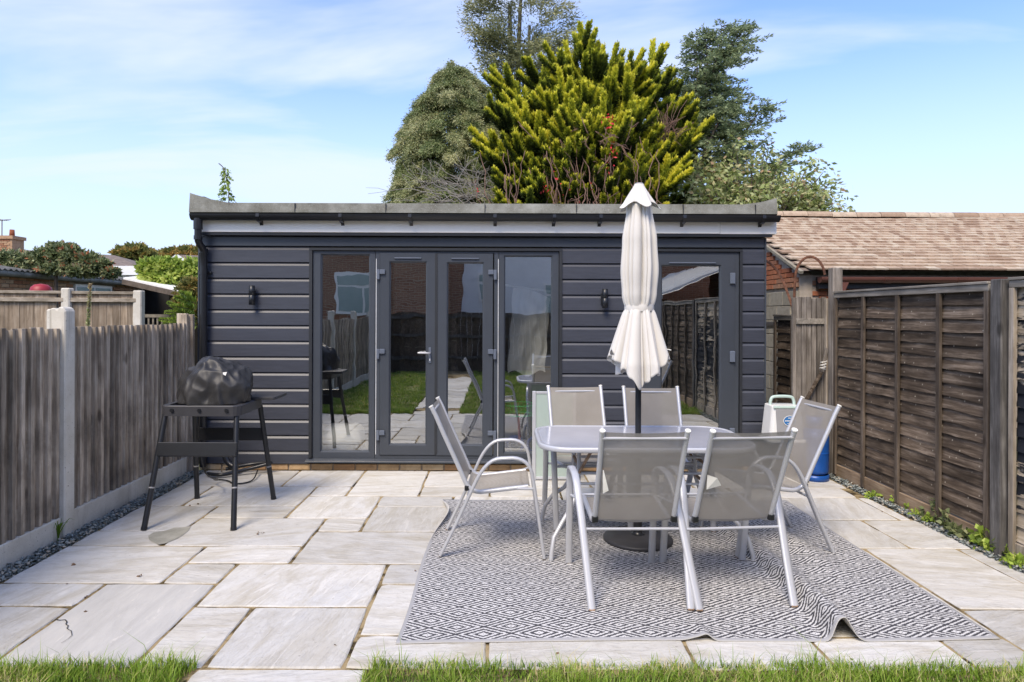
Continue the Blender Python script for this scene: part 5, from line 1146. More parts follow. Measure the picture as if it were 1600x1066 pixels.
m = MB(); m.box(-3.2, -1.5, -7.6, -7.3, 0, 4.6); tag(m.build('brick_outhouse', 'brick_wall_far'), 'dark brick extension mirrored in the left door leaf', 'extension')
m = MB(); m.add([(-8, -8.6, 5.2), (6, -8.6, 5.2), (6, -13, 7.6), (-8, -13, 7.6)], [(3, 2, 1, 0)]); m.build('roof', 'roof_grey', bh)
# ================================================================ TREES AND PLANTS
def tw(pts, r0, r1, n=6):
    m = MB(); k = len(pts); return pts, [r0+(r1-r0)*i/(k-1) for i in range(k)]
def plant(name, label, cat, loc, group=None): return empty(name, loc, label, cat, group)
def bez(a, b, c, n=8):
    t = np.linspace(0, 1, n)[:, None]; return (1-t)**2*a+2*t*(1-t)*b+t*t*c
V3 = lambda p: np.array([p[0], p[1], p[2]], float)
# ---- golden cypress: many ascending plumes
def golden():
    Yc = 12.0; base = V3(px(925, 330, Yc)); root = plant('golden_cypress', 'large golden yellow cypress with ragged upswept plumes above the roof', 'tree', (base[0], Yc, 0))
    tips = [(905,40,0),(851,72,-.3),(768,110,0),(785,150,-.6),(962,72,.2),(1003,82,0),(1040,72,.4),(1052,112,-.2),(737,205,-.2),(752,232,-.7),(772,268,-.9),(802,262,-.9),(822,305,-1.),(1102,192,.2),(1092,215,-.3),(1062,160,0),(872,112,-.5),(932,92,-.3),(986,122,-.5),(892,162,-1),(842,142,-.8),(802,165,-.8),(942,150,-1),(1012,160,-.8),(962,205,-1.2),(902,215,-1.2),(852,235,-1.2),(1042,225,-.8),(1002,245,-1.1),(942,262,-1.2),(882,285,-1.2),(1032,200,-.5),(925,60,.3),(882,70,.4),(825,100,.3),(1020,110,.5),(760,175,.2),(1075,245,-.5),(790,215,-.9),(820,200,-1.),(870,180,-1.1),(980,180,-1.1),(912,130,-.7),(960,110,-.4),(920,185,-1.15),(1060,262,-.6),(1015,285,-1),(870,255,-1.2),(960,300,-1.2),(835,270,-1.2),(775,300,-.8),(1085,180,.1),(855,110,-.2),(1080,150,.3),(770,140,.2),(940,30+55,.2)]
    parts = []; stems = MB()
    R_ = random.Random(5); extra = []
    for k in range(55):
        t_ = R_.choice(tips); extra.append((t_[0]+R_.gauss(0, 30), t_[1]+abs(R_.gauss(25, 26)), t_[2]+R_.uniform(-.2, 1.5)))
    for k, (x, y, dy) in enumerate(tips+extra):
        main = k < len(tips)
        if not main and (x < 745 or x > 1085 or y < 95): continue
        tip = V3(px(x, y, Yc+dy)); cx_ = base[0]+(tip[0]-base[0])*.30
        L = R_.uniform(1.25, 1.9) if main else R_.uniform(.8, 1.3)
        out = tip-np.array([base[0], Yc+.3, tip[2]-1.1]); out = out/np.linalg.norm(out)
        upw = (R_.uniform(.05, .5) if y > 170 else R_.uniform(.3, .7)) if abs(tip[0]-base[0]) > .8 else (R_.uniform(.8, 1.3) if y < 170 else R_.uniform(.1, .8))
        d = nrm(out*np.array([1, .6, .4])+np.array([0, 0, upw])); start = tip-d*L+np.array([0, 0, -.18*L]); ctrl = tip-d*L*.45+np.array([0, 0, -.22*L])
        ax = bez(start, ctrl, tip, 9); stems.tube([tuple(p) for p in ax[:7]], [.028, .026, .022, .018, .014, .010, .006], 5)
        pt = R_.gauss(0, .09)-.25*max(0, (y-190)/120)*R_.random(); plumes = [(ax, L, .095 if main else .085, pt if main else -.22)]  # filler plumes get a darker tone, painted shade inside the crown
        for q_ in range(R_.randint(11, 16) if main else 5):
            f_ = R_.uniform(.25, .88); i_ = int(f_*8); p0 = ax[i_]; tn = nrm(ax[min(i_+1, 8)]-ax[max(i_-1, 0)]); sd = nrm(np.array([R_.gauss(0, 1), R_.gauss(-.25, .7), R_.gauss(.15, .5)])); sd = nrm(sd-tn*float(sd@tn))
            l2 = R_.uniform(.30, .72)*(1.15-f_*.6); d2 = nrm(tn*.95+sd*.62+np.array([0, 0, .12])); plumes.append((bez(p0, p0+d2*l2*.5-np.array([0, 0, .05]), p0+d2*l2+np.array([0, 0, .08]), 9), l2, .043, pt if main else -.22))
        for ax2, L2, R2, off in plumes:
            ns = int(420*L2)+24; t = rng.uniform(0.0, 1, ns)**.8; i0 = np.clip((t*8).astype(int), 0, 7); fr = t*8-i0
            pos = ax2[i0]+(ax2[i0+1]-ax2[i0])*fr[:, None]; tan = nrm(ax2[i0+1]-ax2[i0])
            side = rng.normal(size=(ns, 3)); side -= tan*(side*tan).sum(1)[:, None]; side = nrm(side); side[:, 2] += .2; side = nrm(side)
            prof = np.clip(1-t, 0, 1)**.75*(1+.45*np.sin(t*17+R_.uniform(0, 6)))+.10; rr_ = rng.uniform(.25, 1.0, ns); rad_ = R2*prof*rr_*.9
            dirn = nrm(tan*1.2+side*.75+np.array([0, 0, .10])); bpos = pos+side*rad_[:, None]*.35
            slen = rng.uniform(.5, 1.5, ns)*(1.0-.62*t)*.78
            for j in range(7):
                s = j/7; pp = bpos+dirn*(.01+.16*s*slen)[:, None]+np.array([0, 0, .03])*s*s; dd = nrm(dirn+.28*rng.normal(size=(ns, 3))); ln = (.058-.018*s)*rng.uniform(.6, 1.5, ns)
                tone = np.clip(off-.10+.28*s+.22*rr_+.50*np.clip(side[:, 2]+.1, -.7, 1)+.42*t*t+rng.normal(0, .08, ns), 0, 1); parts.append(leaves(pp, dd, ln, ln*.30, tone))  # yellow tips; shade painted into tone on lower sides and inner leaves
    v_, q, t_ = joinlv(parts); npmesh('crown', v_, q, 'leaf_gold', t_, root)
    for x in (880, 925, 975): b_ = px(x, 330, Yc+.2); stems.tube([(b_.x, b_.y, 0), (b_.x+.05, b_.y, 2.2), (b_.x-.1, b_.y, 4.2)], [.11, .09, .04], 8)
    stems.build('trunk', 'bark', root)
golden()
# ---- inner dark foliage mass + hanging creeper stems
cp_ = empty('creeper', (1.8, 11, 0), 'bare reddish creeper stems and a few scarlet leaves hanging in the golden cypress', 'creeper')
m = MB(); R_ = random.Random(3)
for k in range(95):
    x = R_.gauss(935, 48) if k < 70 else R_.gauss(860, 50); Yd_ = R_.uniform(10.55, 11.3); top = R_.uniform(215, 290); a = px(x, 335, Yd_); b = px(x+R_.gauss(0, 10), top, Yd_+R_.uniform(0, .4)); n = 9
    pts = [a.lerp(b, i/n)+Vector((.05*noise.noise(Vector((k*3.1, i*.55, 0)))*1.6, .05*noise.noise(Vector((k*3.1, i*.5, 7))), 0)) for i in range(n+1)]; m.tube(pts, [R_.uniform(.005, .011)]*(n+1), 4, False)
for k in range(30):
    x = R_.gauss(940, 50); y = R_.uniform(200, 320); c = px(x, y, R_.uniform(10.5, 11)); pts = [c+Vector((.35*noise.noise(Vector((k, i*.4, 3))), 0, .4*noise.noise(Vector((k, i*.4, 8))))) for i in range(8)]; m.tube(pts, .005, 4, False)
m.build('stem', 'bark_red', cp_)
P = []
for (x, y, n, s) in ((953, 187, 26, .06), (958, 232, 14, .05), (850, 296, 12, .05), (878, 302, 4, .08), (748, 290, 3, .05), (950, 262, 6, .08), (872, 272, 3, .08), (920, 305, 6, .1)):
    c = V3(px(x, y, 10.6)); P.append(leaves(c+rng.normal(0, s, (n, 3))*np.array([.7, .7, 1.2]), rng.normal(size=(n, 3))+np.array([0, 0, -.5]), rng.uniform(.04, .07, n), .03, np.full(n, .5)))
v_, q, t_ = joinlv(P); npmesh('red_leaves', v_, q, 'leaf_red', t_, cp_)['kind'] = 'stuff'
# ---- generic sprayed conifer: clumps in an envelope
def conifer(name, label, mat, Yc, env, n, depth, spray, droop, tone0, zlow, trunk, sub=9, width=.34, nz=.10, shell=.45, group=None, cat='tree', blen=.7, per=130, fat=.10, rise=.1):
    """env: list of (pixel y, left x, right x)"""
    env = sorted(env); ys = np.array([e[0] for e in env], float); xl = np.array([e[1] for e in env], float); xr = np.array([e[2] for e in env], float)
    root = plant(name, label, cat, (px((xl[-1]+xr[-1])/2, 0, Yc).x, Yc, 0), group)
    wts = np.interp(np.linspace(0, 1, 400), np.linspace(0, 1, len(ys)), xr-xl)
    y = rng.uniform(ys[0], ys[-1], n*3); wd = np.interp(y, ys, xr-xl); keep = rng.uniform(0, wd.max(), n*3) < wd; y = y[keep][:n]; k = len(y)
    a = np.interp(y, ys, xl); b = np.interp(y, ys, xr); u = rng.uniform(-1, 1, k); u = np.sign(u)*np.abs(u)**shell
    lob = np.array([noise.noise(Vector((u_*1.8+5, y_*.022, 1.5))) for u_, y_ in zip(u, y)]); u2 = u*(1+.30*lob)
    x = (a+b)/2+(b-a)/2*u2; w3 = (b-a)/2/F*Yc
    dy = -np.sqrt(np.clip(1-u*u, 0, 1))*w3*depth*rng.uniform(-.15, 1, k); Y = Yc+dy+w3*.15*lob
    pos = np.stack([(x-HX)/F*Y, Y, H-(y-HY)/F*Y], 1); cen = np.stack([((a+b)/2-HX)/F*Yc, np.full(k, Yc), pos[:, 2]-.3], 1)
    out = nrm(pos-cen); P = []
    for i in range(k):
        o_ = out[i]; L = blen*random.uniform(.55, 1.25); st = pos[i]-o_*L*.55; N = int(per*L/blen)
        t = rng.uniform(0, 1, N)**.8; dn = nrm(o_+np.array([random.gauss(0, .25), random.gauss(0, .25), rise]))
        lat = nrm(np.cross(dn, [0, 0, 1.])); up_ = np.cross(lat, dn)
        la, lu = rng.normal(0, 1, N)*fat*(1.1-t*.7), rng.normal(0, 1, N)*fat*.6*(1.1-t*.7)
        pp = st+dn*(L*t)[:, None]+lat*la[:, None]+up_*lu[:, None]; pp[:, 2] -= droop*L*t*t*.8
        dr = dn*.6+np.array([0, 0, -droop])+lat*np.sign(la)[:, None]*.5+rng.normal(0, .35, (N, 3)); ct = random.gauss(.03, .15)
        for j in range(3):
            ln = spray*rng.uniform(.6, 1.2, N)*(1-.2*j); q_ = pp+nrm(dr)*spray*.75*j+rng.normal(0, spray*.12, (N, 3))
            P.append(leaves(q_, dr+rng.normal(0, .4, (N, 3)), ln, ln*width, np.clip(tone0+ct+.16*(lu/fat)+.22*t+.10*j-.12+rng.normal(0, nz, N), 0, 1)))  # clump tops lighter, insides darker: light and shade painted into tone
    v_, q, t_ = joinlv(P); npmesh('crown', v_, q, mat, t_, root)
    m = MB()
    for pts, r0, r1 in trunk:
        pts = [px(*p) for p in pts]; m.tube(pts, [r0+(r1-r0)*i/(len(pts)-1) for i in range(len(pts))], 8)
    if trunk: m.build('trunk', 'bark', root)
    return root, pos
conifer('green_cypress', 'broad dark olive cypress left of the golden one, bare twigs in front', 'leaf_olive', 14.0,
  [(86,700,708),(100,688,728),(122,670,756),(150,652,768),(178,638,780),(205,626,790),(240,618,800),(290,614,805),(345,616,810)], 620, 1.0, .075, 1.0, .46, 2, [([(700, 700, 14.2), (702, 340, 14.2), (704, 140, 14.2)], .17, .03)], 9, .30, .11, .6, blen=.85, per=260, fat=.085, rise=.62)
# bare twigs
bs = MB(); R_ = random.Random(9)
for k in range(46):
    st_ = px(R_.uniform(690, 800), R_.uniform(290, 325), 11.4); an = R_.uniform(1.9, 3.0) if k % 3 else R_.uniform(.4, 1.4); L = R_.uniform(.5, 1.5); pts = []
    for i in range(8): pts.append(st_+Vector((math.cos(an)*L*i/7+.10*noise.noise(Vector((k, i*.5, 0))), .1*noise.noise(Vector((k, i*.5, 4))), math.sin(an)*L*.62*i/7+.12*noise.noise(Vector((k, i*.5, 9)))-.1*(i/7)**2)))
    bs.tube(pts, [.008-.0008*i for i in range(8)], 4, False)
    for q in range(3):
        i = R_.randint(2, 6); p = pts[i]; a2 = an+R_.uniform(-.9, .9); bs.tube([p, p+Vector((math.cos(a2)*.2, 0, math.sin(a2)*.16)), p+Vector((math.cos(a2)*.36, .02, math.sin(a2)*.25))], .003, 4, False)
tag(bs.build('bare_shrub', 'twig_grey'), 'leafless grey twigs in front of the dark olive cypress', 'shrub')
# ---- tall pine
root, _ = conifer('tall_pine', 'tall open pine with bare lower trunks rising behind at the top of the photo', 'leaf_pine', 20.0,
  [(-60,770,860),(-20,752,872),(10,745,880),(40,738,884),(70,742,886),(95,750,884),(118,780,862)], 105, .9, .17, .05, .46, 2,
  [([(797, 700, 20), (797, 260, 20), (796, 100, 20), (795, 10, 20)], .13, .05), ([(810, 700, 20.1), (810, 240, 20.1), (808, 90, 20.1), (812, 0, 20.1)], .12, .05), ([(822, 700, 20.3), (822, 210, 20.3), (824, 110, 20.3), (826, 40, 20.3)], .08, .04)], 8, .22, .12, .75, blen=.8, per=70, fat=.12, rise=.1)
m = MB(); P = []; R_ = random.Random(21)
for k in range(60):
    bx_ = R_.choice((797, 809, 822)); y = R_.uniform(60, 235); sgn = -1 if R_.random() < .55 else 1; L = R_.uniform(15, 62)*(1-.25*(y > 170)); a = px(bx_, y, 20.05); pts = []
    for i in range(7): f_ = i/6; pts.append(px(bx_+sgn*L*f_, y-L*.40*f_*f_*(1 if y < 150 else -.1)+7*noise.noise(Vector((k, f_*2, 0))), 20.05+R_.uniform(-.1, .1)-.6*f_))
    m.tube(pts, [.022-.003*i for i in range(7)], 4, False)
    if y < 170 or R_.random() < .5:
        for i in (3, 4, 5, 6):
            n = 16; c = V3(pts[i]); P.append(leaves(c+rng.normal(0, .10, (n, 3)), rng.normal(size=(n, 3))+np.array([sgn*.5, 0, .3]), rng.uniform(.10, .2, n), .05, np.clip(rng.normal(.5, .18, n), 0, 1)))
m.build('branch', 'bark', root); v_, q, t_ = joinlv(P); npmesh('needles', v_, q, 'leaf_pine', t_, root)
# ---- blue green cedar, right : layered fans along leaning limbs
def cedar():
    Yc = 14.; root = plant('blue_cedar', 'blue green cedar with leaning top and layered drooping branches, right of the golden cypress', 'tree', (px(1080, 0, Yc).x, Yc, 0))
    limbs = [[(1076,360),(1080,270),(1092,190),(1105,135),(1125,90),(1163,42)],[(1082,250),(1085,180),(1088,120),(1086,56)],[(1100,170),(1104,110),(1100,50)],[(1112,120),(1122,80),(1126,40)],
     [(1080,300),(1120,240),(1150,190),(1192,160)] if 0 else [(1080,290),(1110,215),(1130,175),(1147,158)],[(1095,310),(1140,245),(1170,195),(1193,163)],[(1110,320),(1170,290),(1215,255),(1252,230)],[(1080,250),(1062,200),(1055,150),(1052,105)],[(1078,290),(1050,250),(1030,220)],[(1095,230),(1115,190),(1122,170)],[(1090,270),(1120,260),(1160,230)],[(1100,340),(1150,310),(1190,290)]]
    m = MB(); P = []; R_ = random.Random(4)
    for li, lb in enumerate(limbs):
        Yl = Yc+R_.uniform(-.5, .5) if li else Yc; pts = [px(x, y, Yl) for x, y in lb]; pts = curve_pts(pts, 5); n = len(pts); r0 = .10 if li == 0 else .04; m.tube(pts, [r0*(1-.85*i/(n-1)) for i in range(n)], 6)
        for i in range(2 if li else 4, n):
            f_ = i/n
            for rep in range(6 if li < 2 else 4):
                an = R_.uniform(0, 6.28); L = R_.uniform(.25, 1.1)*(1.08-f_)**.8+.14; d = Vector((math.cos(an)+.15, math.sin(an)*.8, R_.uniform(-.25, .45))); p0 = pts[i]; tw_ = [p0+d*L*k/5+Vector((0, 0, -.10*L*(k/5)**2)) for k in range(6)]
                m.tube(tw_, [.010*(1-.15*k) for k in range(6)], 3, False)
                N = int(80*L/.5); t = rng.uniform(.1, 1.05, N); pos = np.array(p0)[None]+np.array(d)[None]*(L*t)[:, None]; pos[:, 2] -= .10*L*t*t; lat = np.cross(np.array(d), [0, 0, 1.]); lat /= np.linalg.norm(lat); sw = rng.uniform(-1, 1, N)*.16*(1.15-t)
                pos += lat*sw[:, None]; pos[:, 2] += rng.normal(-.01, .018, N)-abs(sw)*.25
                dd = np.array(d)[None]*.8+lat[None]*np.sign(sw)[:, None]*.7+rng.normal(0, .35, (N, 3)); P.append(leaves(pos, dd, rng.uniform(.05, .10, N), .026, np.clip(rng.normal(.58, .18, N)+.30*(t-.5), 0, 1)))
    v_, q, t_ = joinlv(P); npmesh('crown', v_, q, 'leaf_blue', t_, root); m.build('trunk', 'bark', root)
cedar()
# brown dead twigs inside
m = MB(); R_ = random.Random(14)
for k in range(60):
    a = px(R_.gauss(1040, 8), R_.gauss(208, 10), 11.6); an = R_.uniform(.3, 2.8); L = R_.uniform(.15, .5); b = a+Vector((math.cos(an)*L, R_.uniform(-.1, .1), math.sin(an)*L)); m.tube([a, a.lerp(b, .5)+Vector((.03*R_.gauss(0, 1), 0, .03)), b], .004, 4, False)
tag(m.build('dead_twigs', 'bark_red'), 'patch of brown dead twigs between the golden cypress and the cedar', 'twigs')
# ---- broadleaf with big pale leaves, behind the right end of the roof
def broad():
    Yc = 13.2; root = plant('leafy_tree', 'pale olive broadleaf tree with large leaves behind the right end of the roof', 'tree', (px(1180, 0, Yc).x, Yc, 0)); R_ = random.Random(8); m = MB(); P = []
    ends = [(1010,285),(1035,262),(1055,280),(1075,250),(1090,272),(1110,255),(1100,235),(1125,262),(1140,240),(1160,250),(1150,225),(1176,235),(1190,262),(1200,230),(1215,255),(1195,222),(1232,268),(1245,285),(1266,252),(1262,275),(1285,268),(1298,283),(1282,292),(1275,305),(1300,300),(1322,318),(1312,322),(1290,318),(1260,300),(1240,310),(1220,290),(1180,290),(1150,280),(1130,300),(1095,300),(1060,305),(1025,310),(1005,315),(1170,310),(1200,315),(1230,325),(1085,320),(1120,322),(1045,325),(1010,335),(1150,335),(1270,330)]
    for k in range(75): x = R_.uniform(1000, 1285); lo = np.interp(x, [1000, 1080, 1190, 1290], [300, 255, 245, 300]); ends.append((x, R_.uniform(lo+5, 345)))
    for k, (x, y) in enumerate(ends):
        Ye = Yc+R_.uniform(-.8, .6); tip = px(x, y, Ye); b0 = px(1165+(x-1165)*.35, 400, Yc); mid = b0.lerp(tip, .6)+Vector((0, 0, .12)); pts = curve_pts([b0, mid, tip], 5); n = len(pts); m.tube(pts, [.018*(1-.8*i/(n-1))+.003 for i in range(n)], 5, False)
        for i in range(n-6 if k < 47 else n-5, n):
            N = 15; c = V3(pts[i]); pos = c+rng.normal(0, .11, (N, 3)); d = rng.normal(size=(N, 3))*np.array([1, .7, .5])+np.array([0, -.2, -.45])
            P.append(leaves(pos, d, rng.uniform(.09, .15, N), rng.uniform(.045, .07, N), np.clip(rng.normal(.56, .22, N), 0, 1), .012))
    v_, q, t_ = joinlv(P); npmesh('crown', v_, q, 'leaf_broad', t_, root); b_ = px(1165, 0, Yc); m.tube([(b_.x, Yc, 0), (b_.x, Yc, 2.6)], [.1, .07], 8); m.build('trunk', 'bark', root)
broad()
# ---- small sprig above the left end of the roof
root = plant('young_conifer', 'thin young conifer tip poking above the left end of the roof', 'tree', (px(355, 0, 11).x, 11, 0)); m = MB(); P = []
tr_ = [px(355, 700, 11), px(357, 330, 11), px(354, 290, 11), px(349, 266, 11), px(341, 257, 11)]; m.tube(curve_pts(tr_, 4), .008, 5)
for k in range(24):
    y = 264+k*2.5+random.uniform(-2, 2); sgn = 1 if k % 2 else -1; L = (5+11*(k/24))*random.uniform(.35, 1.4); a = V3(px(352+(y-262)*.06, y, 11)); b = V3(px(352+sgn*L, y+4+L*.25, 11+random.uniform(-.2, .2))); n = 26; t = rng.uniform(.1, 1, n); pos = a+(b-a)*t[:, None]+rng.normal(0, .010, (n, 3)); pos[:, 2] += .03*np.sin(t*3)
    m.tube([tuple(a), tuple((a+b)/2+np.array([0, 0, .03])), tuple(b)], .003, 4, False); P.append(leaves(pos, (b-a)+np.array([0, 0, -.08])+rng.normal(0, .05, (n, 3)), rng.uniform(.035, .07, n), .022, np.clip(rng.normal(.45, .15, n), 0, 1)))
v_, q, t_ = joinlv(P); npmesh('crown', v_, q, 'leaf_lime', t_, root); m.build('trunk', 'bark', root)
# ---- left background plants
def blob(name, label, mat, pxs, Y, n, size, width=.5, cat='shrub', depth=.5, up=.2, tone=.5, sub='crown', fold=.01):
    xs = [p[0] for p in pxs]; root = plant(name, label, cat, (px(sum(xs)/len(xs), 0, Y).x, Y, 0)); P = []
    for (x, y, rx, ry) in pxs:
        k = n//len(pxs); v_ = rng.normal(size=(k, 3)); v_ = nrm(v_)*rng.uniform(.35, 1.0, (k, 1))**.5; lob = np.array([noise.noise(Vector((a*2.2, b*2.2, x*.01+c*2.2))) for a, b, c in v_]); v_ *= (1+.35*lob)[:, None]
        pos = V3(px(x, y, Y))+v_*np.array([rx/F*Y, rx/F*Y*depth, ry/F*Y]); d = v_+rng.normal(0, .8, (k, 3))+np.array([0, 0, up])
        P.append(leaves(pos, d, size*rng.uniform(.6, 1.3, k), size*width, np.clip(tone+lob*.8+rng.normal(0, .15, k), 0, 1), fold))
    v_, q, t_ = joinlv(P); npmesh(sub, v_, q, mat, t_, root)
    b_ = px(sum(xs)/len(xs), pxs[0][1], Y); m = MB(); m.tube([(b_.x, Y, 0), (b_.x, Y, max(b_.z-.1, .1))], [.06, .03], 6); m.build('stem', 'bark', root); return root
blob('climber_mound', 'sprawling climber with red tinged leaves heaped on the corrugated roof', 'leaf_ivy', [(-20,409,30,15),(15,409,26,14),(45,412,24,12),(70,406,22,15),(92,401,18,17),(115,404,20,14),(138,410,20,12),(156,417,16,9),(172,428,12,6),(30,420,28,9),(90,422,32,9),(130,426,30,8),(82,392,8,8),(110,392,10,6)], 13.5, 15000, .085, .55, depth=.8, tone=.42)
blob('distant_tree', 'dark rounded distant tree to the left of the far gable', 'leaf_autumn', [(195,402,16,12),(212,398,18,13),(228,404,14,10)], 55, 5000, .38, .6, 'tree', .8, tone=.35)
blob('distant_tree', 'autumn tinted distant tree directly behind the far gable', 'leaf_autumn', [(250,405,14,9),(270,400,16,9),(292,398,16,10),(310,400,14,10)], 60, 5000, .38, .6, 'tree', .8, tone=.62)
blob('lime_shrub', 'bright lime green leafy shrub below the far gable', 'leaf_lime', [(232,422,15,13),(250,420,16,14),(266,420,18,14),(285,428,18,14),(300,424,16,16),(262,438,30,10),(296,444,18,12),(242,436,18,8)], 15.5, 6500, .13, .55, depth=.8, tone=.55)
blob('feathery_shrub', 'mixed green feathery conifer shrub beside the downpipe', 'leaf_autumn', [(292,460,16,16),(303,478,14,22),(296,450,14,12),(300,498,12,14),(285,476,12,8)], 9.2, 4500, .07, .35, depth=.8, tone=.5)
root = plant('fern_branch', 'green conifer branches reaching over the dark lean-to', 'shrub', (px(275, 0, 8.6).x, 8.6, 0)); P = []; m = MB()
for (x0, y0, x1, y1) in ((306,498,262,474),(306,486,268,480),(308,505,248,501),(305,492,258,490),(306,476,272,466),(308,510,255,507),(300,470,280,458)):
    a, b = V3(px(x0, y0, 8.8)), V3(px(x1, y1, 8.4)); m.tube([tuple(a), tuple(b)], .004, 4); n = 230; t = rng.uniform(0, 1, n); sg = rng.choice([-1, 1], n); ln = .10*(1.1-t)+.02; pos = a+(b-a)*t[:, None]; d = nrm(b-a)[None]*.8+np.array([0, .3, 1])[None]*sg[:, None]*.8+rng.normal(0, .2, (n, 3))
    P.append(leaves(pos, d, ln, .016, np.clip(rng.normal(.5, .15, n), 0, 1)))
v_, q, t_ = joinlv(P); npmesh('crown', v_, q, 'leaf_lime', t_, root); m.build('stem', 'bark', root)
# mullein stalk
root = plant('mullein_stalk', 'single tall yellow green seed stalk rising in front of the tan fence', 'plant', (px(138, 0, 7).x, 7, 0)); a, b = V3(px(137, 520, 7)), V3(px(141, 446, 7)); m = MB(); m.tube([(a[0], 7, 0), tuple(a), tuple(b)], .008, 6); m.build('stem', 'bark', root)
n = 420; t = rng.uniform(0, 1, n); pos = a+(b-a)*t[:, None]; an = rng.uniform(0, 6.28, n); d = np.stack([np.cos(an), np.sin(an), np.full(n, .6)], 1); v_, q, t_ = leaves(pos, d, .030*rng.uniform(.6, 1.2, n), .014, np.clip(.45+.5*t+rng.normal(0, .1, n), 0, 1)); npmesh('seed_head', v_, q, 'leaf_broad', t_, root)
# small weeds
def weed(name, label, cat, x, y, kind, n, size, mat='leaf_lime'):
    g_ = V3(px(x, y, 1617/(y-HY))); g_[2] = 0; root = plant(name, label, cat, tuple(g_)); P = []
    if kind == 'blades':
        m = MB()
        for k in range(n):
            an = random.uniform(0, 6.28); L = size*random.uniform(.5, 1.1); pts = [(g_[0]+math.cos(an)*L*.5*t*t, g_[1]+math.sin(an)*L*.35*t*t, L*(t-.45*t*t*random.uniform(.6, 1.2))) for t in [i/6 for i in range(7)]]
            w_ = [.006*(1-t)+.001 for t in [i/6 for i in range(7)]]; vs = []
            for p, q in zip(pts, w_): vs += [(p[0]-q, p[1], p[2]), (p[0]+q, p[1], p[2])]
            me_ = [(2*i, 2*i+1, 2*i+3, 2*i+2) for i in range(6)]; m.add(vs, me_)
        o = m.build('blades', mat, root); a_ = o.data.attributes.new('tone', 'FLOAT', 'POINT'); a_.data.foreach_set('value', [.3]*len(o.data.vertices))
    else:
        for (ox, oy, r_, h_) in kind:
            k = n//len(kind); v_ = rng.normal(size=(k, 3)); v_ = nrm(v_)*rng.uniform(.2, 1, (k, 1)); pos = g_+np.array([ox, oy, h_*.5])+v_*np.array([r_, r_, h_*.6]); pos[:, 2] = np.maximum(pos[:, 2], .01); P.append(leaves(pos, v_+rng.normal(0, .7, (k, 3)), size*rng.uniform(.6, 1.3, k), size*.8, np.clip(rng.normal(.5, .2, k), 0, 1), .01))
        v_, q, t_ = joinlv(P); npmesh('foliage', v_, q, mat, t_, root)
weed('strappy_weed', 'long bladed green weed at the foot of the left concrete post', 'weed', 92, 848, 'blades', 15, .34, 'grass_blade')
weed('small_weed', 'tiny round leaved weed in the slate chippings, far end of the left fence', 'weed', 189, 790, [(0, 0, .035, .06)], 90, .028)
weed('small_weed', 'little yellow green moss tuft against the left concrete base', 'weed', 139, 818, [(-.04, 0, .03, .08)], 90, .022)
weed('ivy_trail', 'dark ivy trailing over the foot of the dark fence, near the thick post', 'ivy', 1495, 836, [(.0, 0, .05, .08), (.03, .12, .05, .14), (.04, .25, .05, .20), (.05, .38, .04, .10), (.02, -.1, .05, .08)], 420, .045, 'leaf_ivy')
weed('bright_weed', 'bright lime green leafy weed at the base of the thick grey post', 'weed', 1556, 862, [(.0, .02, .07, .10), (.03, -.08, .06, .08), (-.02, .09, .05, .12)], 420, .05)
weed('fence_weed', 'low fern-like weeds along the foot of the dark fence, middle', 'weed', 1438, 806, [(.0, 0, .05, .06), (.03, .15, .05, .06), (-.01, -.15, .05, .06), (.03, .32, .05, .07)], 420, .035)
weed('fence_weed', 'small green weed farther along under the dark fence', 'weed', 1362, 777, [(.02, 0, .05, .05)], 110, .03)
weed('fence_weed', 'ivy leaves at the lower right corner by the peeling fence panel', 'weed', 1588, 882, [(.0, 0, .07, .06), (.05, -.16, .06, .05), (.03, -.30, .06, .06)], 300, .04, 'leaf_lime')
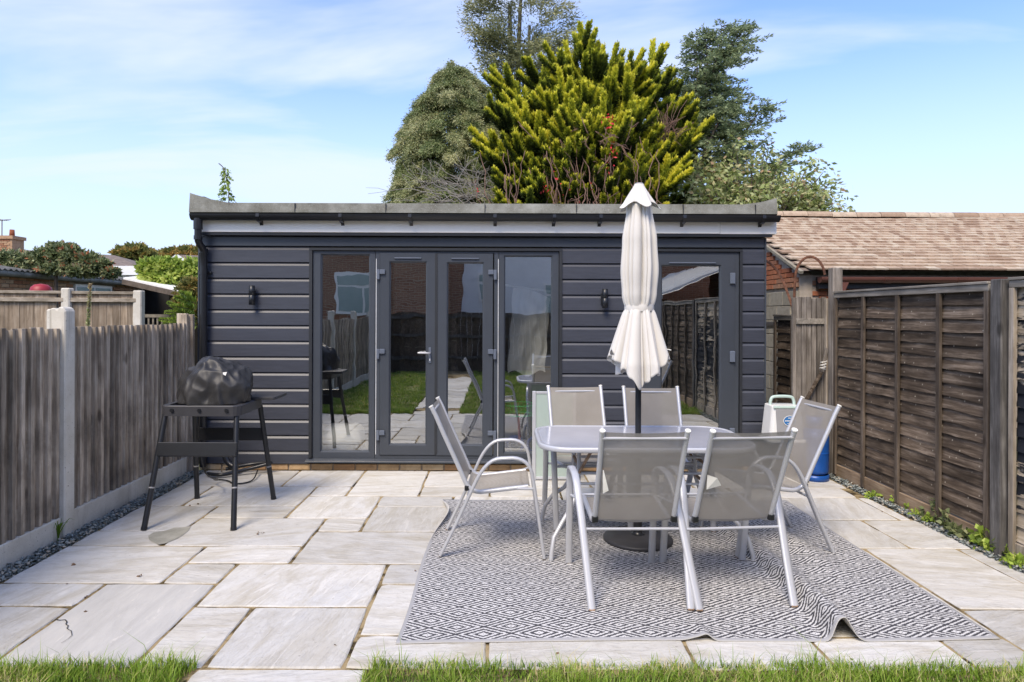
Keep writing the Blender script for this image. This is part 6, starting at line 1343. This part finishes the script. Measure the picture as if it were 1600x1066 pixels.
# ---- grass
def grass(name, label, x0, x1, y0, y1, n, h0, h1, wdt, edge=None, seed=0, matted=True):
    pos = np.stack([rng.uniform(x0, x1, n), rng.uniform(y0, y1, n), np.zeros(n)], 1)
    e = np.array([.035*noise.noise(Vector((p[0]*2.1, y1*2.1, 0)))+.02*noise.noise(Vector((p[0]*9, 0, 4))) for p in pos]); keep = pos[:, 1] < y1+e-.0; pos = pos[keep]
    if edge:
        ex, sg = edge; e2 = np.array([.04*noise.noise(Vector((p[1]*6, 2, 0))) for p in pos]); keep = (pos[:, 0]-ex-e2)*sg > 0; pos = pos[keep]
    k = len(pos); clump = np.array([noise.noise(Vector((p[0]*4.5, p[1]*4.5, 2))) for p in pos]); 
    dens = rng.uniform(-.9, .6, k) < clump+.55; pos = pos[dens]; clump = clump[dens]; k = len(pos)
    hgt = rng.uniform(h0, h1, k)*(1+.8*clump)*np.where(rng.uniform(size=k) < .07, 1.5, 1); an = rng.uniform(0, 6.283, k); ln = hgt*rng.uniform(.15, .9, k)
    dx, dy = np.cos(an)*ln, np.sin(an)*ln; w_ = wdt*rng.uniform(.6, 1.3, k); sx_, sy_ = -np.sin(an)*w_, np.cos(an)*w_
    V_ = []
    for f, wf in ((0, 1), (.5, .8), (1, .06)):
        c = pos+np.stack([dx*f*f, dy*f*f, hgt*(f-.25*f*f)], 1)
        V_ += [c-np.stack([sx_, sy_, np.zeros(k)], 1)*wf, c+np.stack([sx_, sy_, np.zeros(k)], 1)*wf]
    v_ = np.stack(V_, 1).reshape(-1, 3); q = (np.array([[0, 1, 3, 2], [2, 3, 5, 4]])[None]+np.arange(k)[:, None, None]*6).reshape(-1, 4)
    dead = np.array([noise.noise(Vector((p[0]*2.6+4, p[1]*5, 8))) for p in pos]); tone = np.clip(.42+.30*clump+rng.normal(0, .13, k)+np.where(rng.uniform(size=k) < .10+.5*np.clip(dead*2, 0, 1), .5, 0), 0, 1)
    v_ = v_.reshape(k, 6, 3); v_[:, :, 2] *= (1-.5*np.clip(dead*1.6, 0, .9))[:, None]; v_ = v_.reshape(-1, 3)
    return tag(npmesh(name, v_, q, 'grass_blade', np.repeat(tone, 6)), label, 'grass', kind='stuff')
grass('grass', 'green grass of the lawn, tufts overhanging the paving at lower left', -2.98, -1.30, 2.45, 2.925, 11000, .035, .075, .0022, (-1.33, -1))
grass('grass', 'green grass of the lawn along the front of the paving, lower right', -.60, 3.28, 2.45, 2.945, 24000, .025, .066, .0022, (-.56, 1))
grass('grass', 'lawn grass behind the viewer, left of the path', -2.98, -1.30, -4.3, 2.45, 30000, .03, .07, .006, (-1.33, -1))
grass('grass', 'lawn grass behind the viewer, right of the path', -.60, 3.28, -4.3, 2.45, 60000, .03, .07, .006, (-.56, 1))
grass('grass', 'sparse taller grass blades leaning over the front edge of the paving', -.60, 3.28, 2.72, 2.965, 1500, .06, .12, .0016, (-.56, 1))
grass('grass', 'sparse taller grass blades over the lower left paving edge', -2.98, -1.30, 2.72, 2.945, 800, .06, .12, .0016, (-1.33, -1))
